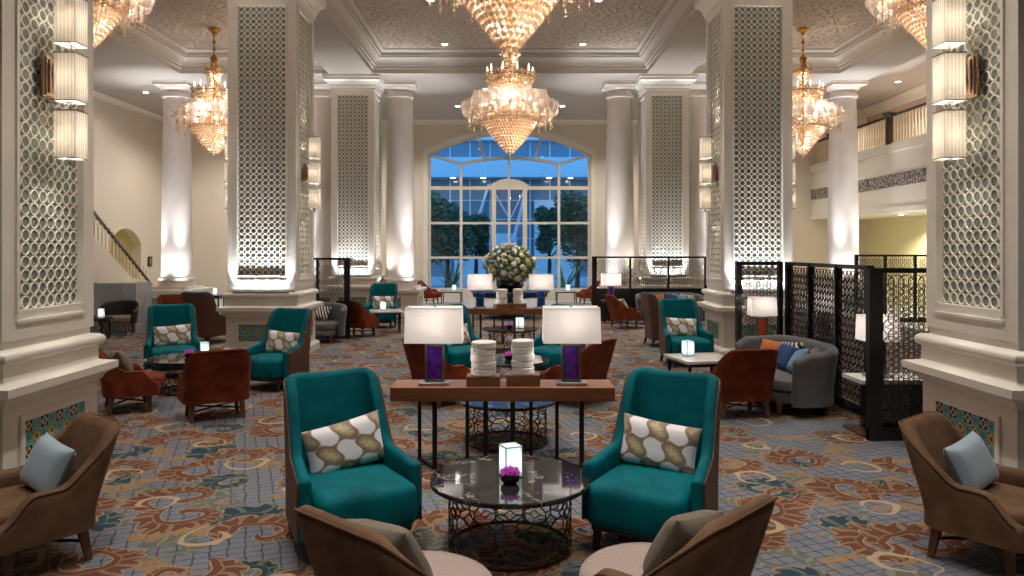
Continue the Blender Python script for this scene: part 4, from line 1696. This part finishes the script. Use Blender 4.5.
for k in range(100):
    # even spread over the dome, biased to the side that faces the room
    q = PI * (3 - math.sqrt(5)) * k
    z = 1 - 1.62 * (k + .5) / 100
    r_ = math.sqrt(max(0, 1 - z * z))
    x, y = r_ * math.cos(q), r_ * math.sin(q)
    e_ = rg.uniform(.84, 1.16)
    nm = rg.choice(['bl_white'] * 6 + ['bl_mauve'] * 3 + ['bl_yellow'] * 2)
    d = Vector((x, y, z)).to_track_quat('Z', 'Y').to_euler()
    o = link('bloom', blooms[nm], fl, (x * .68 * e_, y * .68 * e_, .72 + z * .6 * e_), d)
    o.scale = [rg.uniform(.8, 1.7)] * 3

# ------------------------------------------------------------------ sconces


def make_sconce(label):
    """three pleated box shades on a rod; local +X points away from the pillar"""
    o = thing('wall_sconce', label, 'wall lamp')
    p_ = MB()
    for q, (hy, hz) in enumerate(((.125, .175), (.11, .16), (.09, .14))):
        p_.rbox((.012 + q * .014, 0, 0), (.024 + q * .004, 2 * hy, 2 * hz), .008)
    p_.build('backplate', M['bronze'], o)
    MB().rbox((.062, 0, 0), (.01, .11, .2), .004).build('mirror_panel', M['silver'], o)
    for z in (.18, -.18):
        pass
    cx = .175
    r_ = MB().tube([(.05, 0, .1), (cx, 0, .1)], .012, 8).tube([(.05, 0, -.1), (cx, 0, -.1)], .012, 8)
    r_.tube([(cx, 0, -.70), (cx, 0, .70)], .010, 8)
    r_.lathe([(1e-6, -.03), (.02, -.02), (.02, .02), (1e-6, .03)], 10, (cx, 0, -.7)).build('rod', M['silver'], o)
    a = .088
    for k in (-1, 0, 1):
        zc = k * .473
        z0, z1 = zc - .195, zc + .195
        s_ = MB()
        ring = lambda q, z: [(cx - a - q, -a - q, z), (cx + a + q, -a - q, z), (cx + a + q, a + q, z), (cx - a - q, a + q, z)]
        s_.loft([ring(0, z0), ring(0, z1), ring(-.004, z1), ring(-.004, z0), ring(0, z0)], False)
        sh = s_.build('lamp_shade', M['pleated'], o, 0)
        for z in (z0, z1):
            t_ = MB().loft([ring(.003, z - .004), ring(.003, z + .004), ring(-.006, z + .004), ring(-.006, z - .004), ring(.003, z - .004)], False)
            t_.build('shade_trim', M['shaderim'], sh, 0)
        MB().box((cx, 0, z0 + .004), (.07, .008, .008)).box((cx, 0, z0 - .012), (.05, .05, .012)).build('shade_holder', M['silver'], sh, 0)
        MB().sphere((cx, 0, zc), .025, sq=(1, 1, 1.6)).build('bulb', M['bulb'], sh)
        lamp('POINT', 'sconce_light', (cx, 0, zc), SCONCE, (1, .92, .8), o, .06)
    return o


SCONCE = 30.0
zc = 3.37
sc0 = make_sconce('three shade wall sconce on the nearest left pillar')
sc0.location = (-PXI, 6.12, zc)
sc0['group'] = 'three shade wall sconces'
for x, y, r_, lab in ((PXI, 6.12, PI, 'on the nearest right pillar'), (-PXI, 13.75, 0, 'on the aisle side of the middle left pillar'), (PXI, 13.75, PI, 'on the aisle side of the middle right pillar'),
                      (-PXO, 13.75, PI, 'on the outer side of the middle left pillar'), (PXO, 13.75, 0, 'on the outer side of the middle right pillar')):
    dup(sc0, (x, y, zc), r_, 'three shade wall sconce ' + lab, 'three shade wall sconces')

# ------------------------------------------------------------------ chandeliers


def make_chandelier(label, tip, power):
    o = thing('crystal_chandelier', label, 'chandelier')
    o.location = (0, 0, tip)
    top = ZC - tip
    MB().lathe([(.02, -.22), (.03, -.16), (.06, -.12), (.10, -.07), (.15, -.03), (.16, 0)], 20, (0, 0, top)).build('canopy', M['gold'], o)
    s_ = MB().tube([(0, 0, 2.2), (0, 0, top - .2)], .016, 8)
    n = max(1, int((top - 2.45) / .22))
    for k in range(n):
        s_.lathe([(.016, -.05), (.04, -.02), (.04, .02), (.016, .05)], 10, (0, 0, 2.45 + (top - 2.6) * k / n))
    s_.lathe([(.02, 2.05), (.09, 2.2), (.07, 2.34), (.1, 2.4), (.03, 2.5)], 12)
    s_.build('stem', M['gold'], o)
    fr_ = MB()
    for R, z in ((.60, .77), (.56, .69), (.31, 1.5), (.5, 1.55), (.2, 2.1), (.15, 1.72), (.78, .95)):
        fr_.tube([(R * math.cos(2 * PI * k / 36), R * math.sin(2 * PI * k / 36), z) for k in range(36)], .014, 5, True)
    fr_.tube([(0, 0, .25), (0, 0, 2.2)], .03, 8)
    for k in range(12):
        q = 2 * PI * k / 12
        c, s2 = math.cos(q), math.sin(q)
        fr_.tube([(.05 * c, .05 * s2, 1.0), (.4 * c, .4 * s2, .85), (.75 * c, .75 * s2, .85), (.84 * c, .84 * s2, .95)], .011, 5)
        fr_.tube([(.05 * c, .05 * s2, 1.55), (.3 * c, .3 * s2, 1.46), (.46 * c, .46 * s2, 1.52)], .009, 5)
    fr_.build('gold_frame', M['gold'], o)
    cr = MB()
    rg_ = random.Random(5)
    # lower cone: stepped rows of drops
    for k in range(13):
        z = .04 + .056 * k
        R = .03 + .6 * (z / .76) ** .92
        n = max(5, int(2 * PI * R / .062))
        for i in range(n):
            q = 2 * PI * (i + .5 * (k % 2)) / n
            cr.octa((R * math.cos(q), R * math.sin(q), z + rg_.uniform(-.006, .006)), .034, .046)
    cr.octa((0, 0, .0), .028, .06)
    # mid basket, upper basket, column strands, crown
    for z0, z1, R0, R1, nr in ((1.24, 1.5, .22, .34, 5), (1.42, 1.6, .44, .52, 3), (1.62, 2.05, .135, .15, 9), (2.04, 2.22, .2, .2, 3), (.78, .9, .60, .62, 2)):
        for k in range(nr):
            f_ = k / max(1, nr - 1)
            z, R = z0 + (z1 - z0) * f_, R0 + (R1 - R0) * f_
            n = max(6, int(2 * PI * R / .062))
            for i in range(n):
                q = 2 * PI * (i + .5 * (k % 2)) / n
                cr.octa((R * math.cos(q), R * math.sin(q), z), .026, .04)
    # festoons under the tulip tier
    for k in range(24):
        q = 2 * PI * k / 24
        for i in range(5):
            cr.octa((.86 * math.cos(q), .86 * math.sin(q), .55 + i * .06), .02, .035)
            cr.octa((.72 * math.cos(q + .13), .72 * math.sin(q + .13), .62 + i * .06), .02, .035)
    d_ = tag(cr.build('crystal_drops', M['crystal'], o, 0), 'amber tinted crystal drops', None, None, 'stuff')
    # tulip glass shades
    tul = MB().lathe([(.02, -.1), (.06, -.085), (.095, -.03), (.10, .03), (.075, .075), (.085, .10)], 16)
    tme = tul.mesh('tulip_shade', M['globe'], 60)
    for R, z, n, s0 in ((.885, .92, 20, 1.12), (.70, 1.1, 16, 1.12), (.5, 1.2, 12, 1.0), (.78, .76, 18, .9), (.45, 1.58, 10, .75)):
        for i in range(n):
            q = 2 * PI * (i + .37 * n) / n
            t_ = link('tulip_shade', tme, o, (R * math.cos(q), R * math.sin(q), z + .03 * math.sin(i * 2.3)))
            t_.scale = [s0] * 3
    cme = MB().tube([(0, 0, 0), (0, 0, .1), (0, 0, .16)], .01, 6, rs=[.011, .012, .001]).mesh('candle_bulb', M['bulb'], 60)
    for i in range(10):
        q = 2 * PI * i / 10
        link('candle_bulb', cme, o, (.46 * math.cos(q), .46 * math.sin(q), 1.62))
    for z, e in ((.42, .30), (.95, .45), (1.4, .15), (1.95, .1)):
        lamp('POINT', 'chandelier_light', (.06, .06, z), power * e, (1, .84, .68), o, .05)
    for i in range(3):
        q = 2 * PI * i / 3 + .5
        lamp('POINT', 'chandelier_light', (.6 * math.cos(q), .6 * math.sin(q), 1.02), power * .14, (1, .86, .72), o, .05)
    return o


CH = 66
ch1 = make_chandelier('nearest crystal chandelier over the hall centre, its top out of the picture', 3.93, CH)
ch1.location.y = 7.4
ch2 = make_chandelier('crystal chandelier hanging in front of the arched window', 3.87, CH)
ch2.location.y = 14.9
ch3 = make_chandelier('crystal chandelier in the left bay beside the outer column', 4.29, CH)
ch3.location = (PX(214, 18.3), 18.3, 4.29)
dup(ch3, (PX(803, 18.3), 18.3, 4.29), .3, 'crystal chandelier in the right bay beside the gallery')
ch5 = make_chandelier('crystal chandelier half hidden behind the nearest left pillar', 4.75, CH)
ch5.location = (-6.27, 10.7, 4.75)
dup(ch5, (6.27, 10.7, 4.75), .3, 'crystal chandelier half hidden behind the nearest right pillar')
for o in (ch1, ch2, ch3, ch5):
    o['group'] = 'crystal chandeliers'

# ------------------------------------------------------------------ downlights and uplights
DOWN = 250
dl_ring = MB().lathe([(.085, 0), (.115, 0), (.115, -.008), (.085, -.008)], 20).mesh('trim_ring', M['cream2'], 40)
dl_lens = MB().lathe([(1e-6, -.012), (.05, -.011), (.085, -.006), (.085, .0)], 20).mesh('lens', M['coolbulb'], 0)


def downlight(x, y, z, label, energy=DOWN, angle=78, col=(1, .93, .85)):
    o = thing('downlight', label, 'ceiling light', (x, y, z), 0, 'recessed downlights')
    link('trim_ring', dl_ring, o)
    link('lens', dl_lens, o)
    lamp('SPOT', 'downlight_beam', (0, 0, -.03), energy, col, o, .06, None, angle, .6)
    return o


ORD = ['first', 'second', 'third', 'fourth', 'fifth', 'sixth', 'seventh']
for y in (19.7, 16.2, 12.6, 9.0, 6.2, 3.6, .8):  # nearer rows are out of view, added to light the furniture below
    for x in (-1.75, 1.95):
        downlight(x, y, ZC, 'recessed downlight in the centre coffer, %s one of the %s row from the window' % ('left' if x < 0 else 'right', ORD[[19.7, 16.2, 12.6, 9.0, 6.2, 3.6, .8].index(y)]))
for y in (18.9, 15.1, 11.8, 8.5, 5.0):
    for x in (-7.3, 7.3):
        downlight(x + (0.6 if x < 0 else -.6), y, ZC, 'recessed downlight in the %s side coffer, %s from the colonnade' % ('left' if x < 0 else 'right', ORD[[18.9, 15.1, 11.8, 8.5, 5.0].index(y)]), DOWN * .8)
for x in (-10.4, -8.4, -5.2, -1.8, 1.8, 5.2, 8.4):  # wash lights added to brighten the end wall and window frame
    downlight(x, 25.2, ZS, 'added downlight washing the end wall, %s' % {-10.4: 'over the stair foot', -8.4: 'left bay', -5.2: 'left of the window', -1.8: 'before the window, left one', 1.8: 'before the window, right one', 5.2: 'right of the window', 8.4: 'right bay'}[x], 260, 140, (1, .95, .86))
downlight(.0, 20.9, ZS, 'added downlight brightening the flower arrangement', 260, 40, (1, .96, .9))  # narrow spot added to brighten the bouquet
for y in (23.5, 19.5):
    downlight(12.4, y, 7.3, 'recessed downlight in the gallery ceiling, %s' % ('far one' if y > 20 else 'near one'), 300, 120)
    downlight(12.5, y, 3.05, 'recessed downlight under the gallery, %s' % ('far one' if y > 20 else 'near one'), 330, 140, (1, .93, .72))
downlight(-11.4, 23.0, ZS, 'recessed downlight over the stair', 60, 150)

up_me = MB().lathe([(1e-6, 0), (.04, 0), (.04, .03), (.034, .036), (.03, .025), (1e-6, .025)], 16).mesh('housing', M['silver'], 40)
up_ln = MB().lathe([(1e-6, .026), (.03, .026), (.03, .028), (1e-6, .028)], 16).mesh('lens', M['upbulb'], 0)


def uplight(x, y, z, tgt, energy, label, col=(.93, .95, 1.0), angle=75, wide=False):
    o = thing('uplight', label, 'uplight', (x, y, z), 0, 'small uplights')
    link('housing', up_me, o)
    link('lens', up_ln, o)
    d = Vector(tgt) - Vector((x, y, z + .07))
    L = lamp('SPOT', 'uplight_beam', (0, 0, .05), energy, col, o, .03, None, angle, 1.0)
    L.rotation_euler = d.to_track_quat('-Z', 'Y').to_euler()
    if wide:
        L = lamp('SPOT', 'uplight_spill', (0, 0, .055), energy * .14, col, o, .05, None, 120, 1.0)
        L.rotation_euler = (d + Vector((0, .8, 0))).to_track_quat('-Z', 'Y').to_euler()
    return o


UP = 125
for sx in (-1, 1):
    sd = 'left' if sx < 0 else 'right'
    for x, w in ((3.26, 'inner'), (5.62, 'middle'), (9.9, 'outer')):
        for dx in (-.5, .5):
            uplight(sx * x + dx, 21.10, .78, (sx * x + dx * .78, 21.5, 6.85), UP * 5, 'small uplight at the %s foot of the %s column on the %s' % ('left' if dx < 0 else 'right', w, sd), (.90, .94, 1), 40, True)
    cx = sx * (PXI + PXO) / 2
    for yy, w in ((13.14, 'middle'), (20.74, 'far')):
        o = thing('uplight_bar', 'slim uplight bar on the front moulding of the %s pillar on the %s' % (w, sd), 'uplight', (cx, yy - .045, 1.172), 0, 'uplight bars')
        MB().span((-.5, -.02, 0), (.5, .02, .014)).build('housing', M['silver'], o, 0)
        L = lamp('AREA', 'uplight_spill', (0, -.012, .02), 2.5, (.92, .96, 1.0), o, size=(.96, .012))
        L.rotation_euler = (PI + .3, 0, 0)
        for dx in (-.45, -.27, -.09, .09, .27, .45):
            L = lamp('SPOT', 'uplight_beam', (dx, -.02, .03), UP * .55, (.92, .96, 1.0), o, .02, None, 60, 1.0)
            L.rotation_euler = (Vector((dx, .06, 5.6)) - Vector((dx, -.02, .03))).to_track_quat('-Z', 'Y').to_euler()
    uplight(sx * (PXI - .10), 21.2, .935, (sx * (PXI + .02), 21.3, 4.0), UP * .6, 'small uplight on the aisle ledge of the far %s pillar' % sd, (1, .95, .85), 100)

# ------------------------------------------------------------------ outside, beyond the window
tag(MB().span((-40, 28.3, -.25), (40, 70, -.15)).build('ground_outside', M['asphalt'], None, 0), None, None, None, 'structure')
bd = thing('office_building', 'blue lit office building across the street beyond the window', 'building', (0, 42, -.15))
fb = MB().span((-22, .4, 0), (22, 8, 16))
fb.build('facade_wall', M['facade_glass'], bd, 0)
sl_ = MB()
for z0, z1, dep in ((6.1, 7.2, -1.2), (8.3, 9.0, -.3), (10.9, 12.0, -.3), (0, .5, 0)):
    sl_.span((-22, dep, z0), (22, .5, z1))
sl_.build('floor_slabs', M['facade'], bd, 0)
mu = MB()
for k in range(-18, 19):
    mu.span((k * 1.15 - .04, .3, 0), (k * 1.15 + .04, .45, 16))
for z in (1.6, 2.7, 3.8, 4.9, 5.6):
    mu.span((-22, .32, z - .03), (22, .44, z + .03))
mu.build('mullions', M['facade'], bd, 0)
pn = MB()
for x0, x1, z0, z1 in ((-3.2, -1.4, .5, 3.8), (1.4, 3.8, .5, 4.9), (-7, -5, .5, 5.2), (-1.0, .4, .5, 3.0)):
    pn.span((x0, .2, z0), (x1, .44, z1))
pn.build('wall_panels', M['facade'], bd, 0)
bt = MB().tube([(-2.2, 0, 2.6), (-1.2, 0, 5.8)], .09, 6).tube([(1.0, 0, 5.8), (.2, 0, 2.6)], .09, 6).tube([(-1.2, 0, 5.8), (0, 0, 3.8), (1.0, 0, 5.8)], .07, 6)
bt.build('braces', M['facade'], bd)
for x in (-3.2, -1.5, 2.2, 3.4):
    link('canopy_light', dl_lens, bd, (x, -.7, 6.09)).scale = (1.4, 1.4, 1)


def tree(name, label, x, y, hgt, R, seed):
    o = thing(name, label, 'tree', (x, y, -.15), 0, 'street trees')
    rg = random.Random(seed)
    tk = MB().tube([(0, 0, 0), (.05, 0, hgt * .3), (0, .05, hgt * .55), (.1, 0, hgt * .8)], .1, 8, rs=[.13, .1, .08, .03])
    for k in range(7):
        q = 2 * PI * k / 7
        z = hgt * (.35 + .05 * k)
        tk.tube([(.03, 0, z), (.4 * math.cos(q), .4 * math.sin(q), z + .4), (.8 * math.cos(q), .8 * math.sin(q), z + .7)], .04, 5, rs=[.05, .03, .01])
    tk.build('trunk', M['bark'], o)
    lv = MB()
    blobs = [(rg.uniform(-.55, .55) * R, rg.uniform(-.5, .5) * R, hgt * rg.uniform(.42, .86), rg.uniform(.42, .72) * R) for _ in range(11)]
    for k in range(7000):
        while True:
            u = [rg.uniform(-1, 1) for _ in range(3)]
            if sum(a * a for a in u) < 1:
                break
        bx_, by_, bz_, br_ = rg.choice(blobs)
        c = Vector((bx_ + u[0] * br_, by_ + u[1] * br_, bz_ + u[2] * br_ * 1.1))
        n = Vector([rg.uniform(-1, 1) for _ in range(3)]).normalized()
        t_ = n.cross(Vector((0, 0, 1))).normalized()
        s_ = n.cross(t_)
        l_ = rg.uniform(.06, .13)
        lv.add([c - t_ * l_, c + s_ * l_ * .45, c + t_ * l_, c - s_ * l_ * .45], [(0, 1, 2, 3)])
    tag(lv.build('leaves', M['treeleaf'], o, 0), None, None, None, 'stuff')
    return o


tree('street_tree', 'dark leafy tree outside the left of the arched window', PX(447, 34), 34, 4.8, 1.3, 1)
tree('street_tree', 'dark leafy tree outside the left of the window, nearer its middle', PX(475, 36.6), 36.9, 4.5, .7, 2)
tree('street_tree', 'dark leafy tree outside the right of the arched window', PX(577, 34), 34, 4.8, 1.35, 3)
tree('street_tree', 'dark leafy tree outside the right of the window, nearer its middle', PX(549, 36.6), 36.9, 4.6, .65, 4)


def spiky(label, x, y, seed):
    o = thing('spiky_plant', label, 'plant', (x, y, -.15), 0, 'spiky plants outside')
    MB().lathe([(1e-6, 0), (.4, 0), (.5, .4), (.46, .42), (1e-6, .36)], 20).build('planter', M['bowl'], o)
    rg = random.Random(seed)
    lv = MB()
    for k in range(34):
        q = rg.uniform(0, 2 * PI)
        L = rg.uniform(1.1, 2.1)
        el = rg.uniform(.35, 1.3)
        pts, ws = [], []
        for i in range(6):
            f_ = i / 5
            rad = L * f_ * math.cos(el)
            z = .38 + L * f_ * math.sin(el) - .45 * f_ * f_ * L * math.cos(el)
            pts.append(Vector((rad * math.cos(q), rad * math.sin(q), z)))
            ws.append(.05 * (1 - f_) ** .6 + .002)
        sd = Vector((-math.sin(q), math.cos(q), 0))
        for i in range(5):
            lv.add([pts[i] - sd * ws[i], pts[i] + sd * ws[i], pts[i + 1] + sd * ws[i + 1], pts[i + 1] - sd * ws[i + 1]], [(0, 1, 2, 3)])
    tag(lv.build('leaves', M['spike'], o, 0), None, None, None, 'stuff')


spiky('spiky leaved plant just outside the left of the window', PX(452, 29.8), 29.8, 1)
spiky('spiky leaved plant just outside the right of the window', PX(566, 29.8), 29.8, 2)

# ------------------------------------------------------------------ world and output
w = bpy.data.worlds.new('dusk')
sc.world = w
w.use_nodes = True
bg = w.node_tree.nodes['Background']
bg.inputs[0].default_value = (.10, .36, .78, 1)
bg.inputs[1].default_value = 1.75
vs_ = sc.view_settings
sc.display_settings.display_device = 'sRGB'
vs_.view_transform = 'Standard'
vs_.look = 'None'
vs_.gamma = 1
vs_.use_curve_mapping = False
vs_.exposure = 0.8
cy = sc.cycles
cy.use_denoising = True
cy.max_bounces = 8
cy.diffuse_bounces = 5
cy.glossy_bounces = 4
cy.transparent_max_bounces = 12
cy.sample_clamp_indirect = 6
cy.caustics_reflective = False
cy.caustics_refractive = False
cy.use_light_tree = True
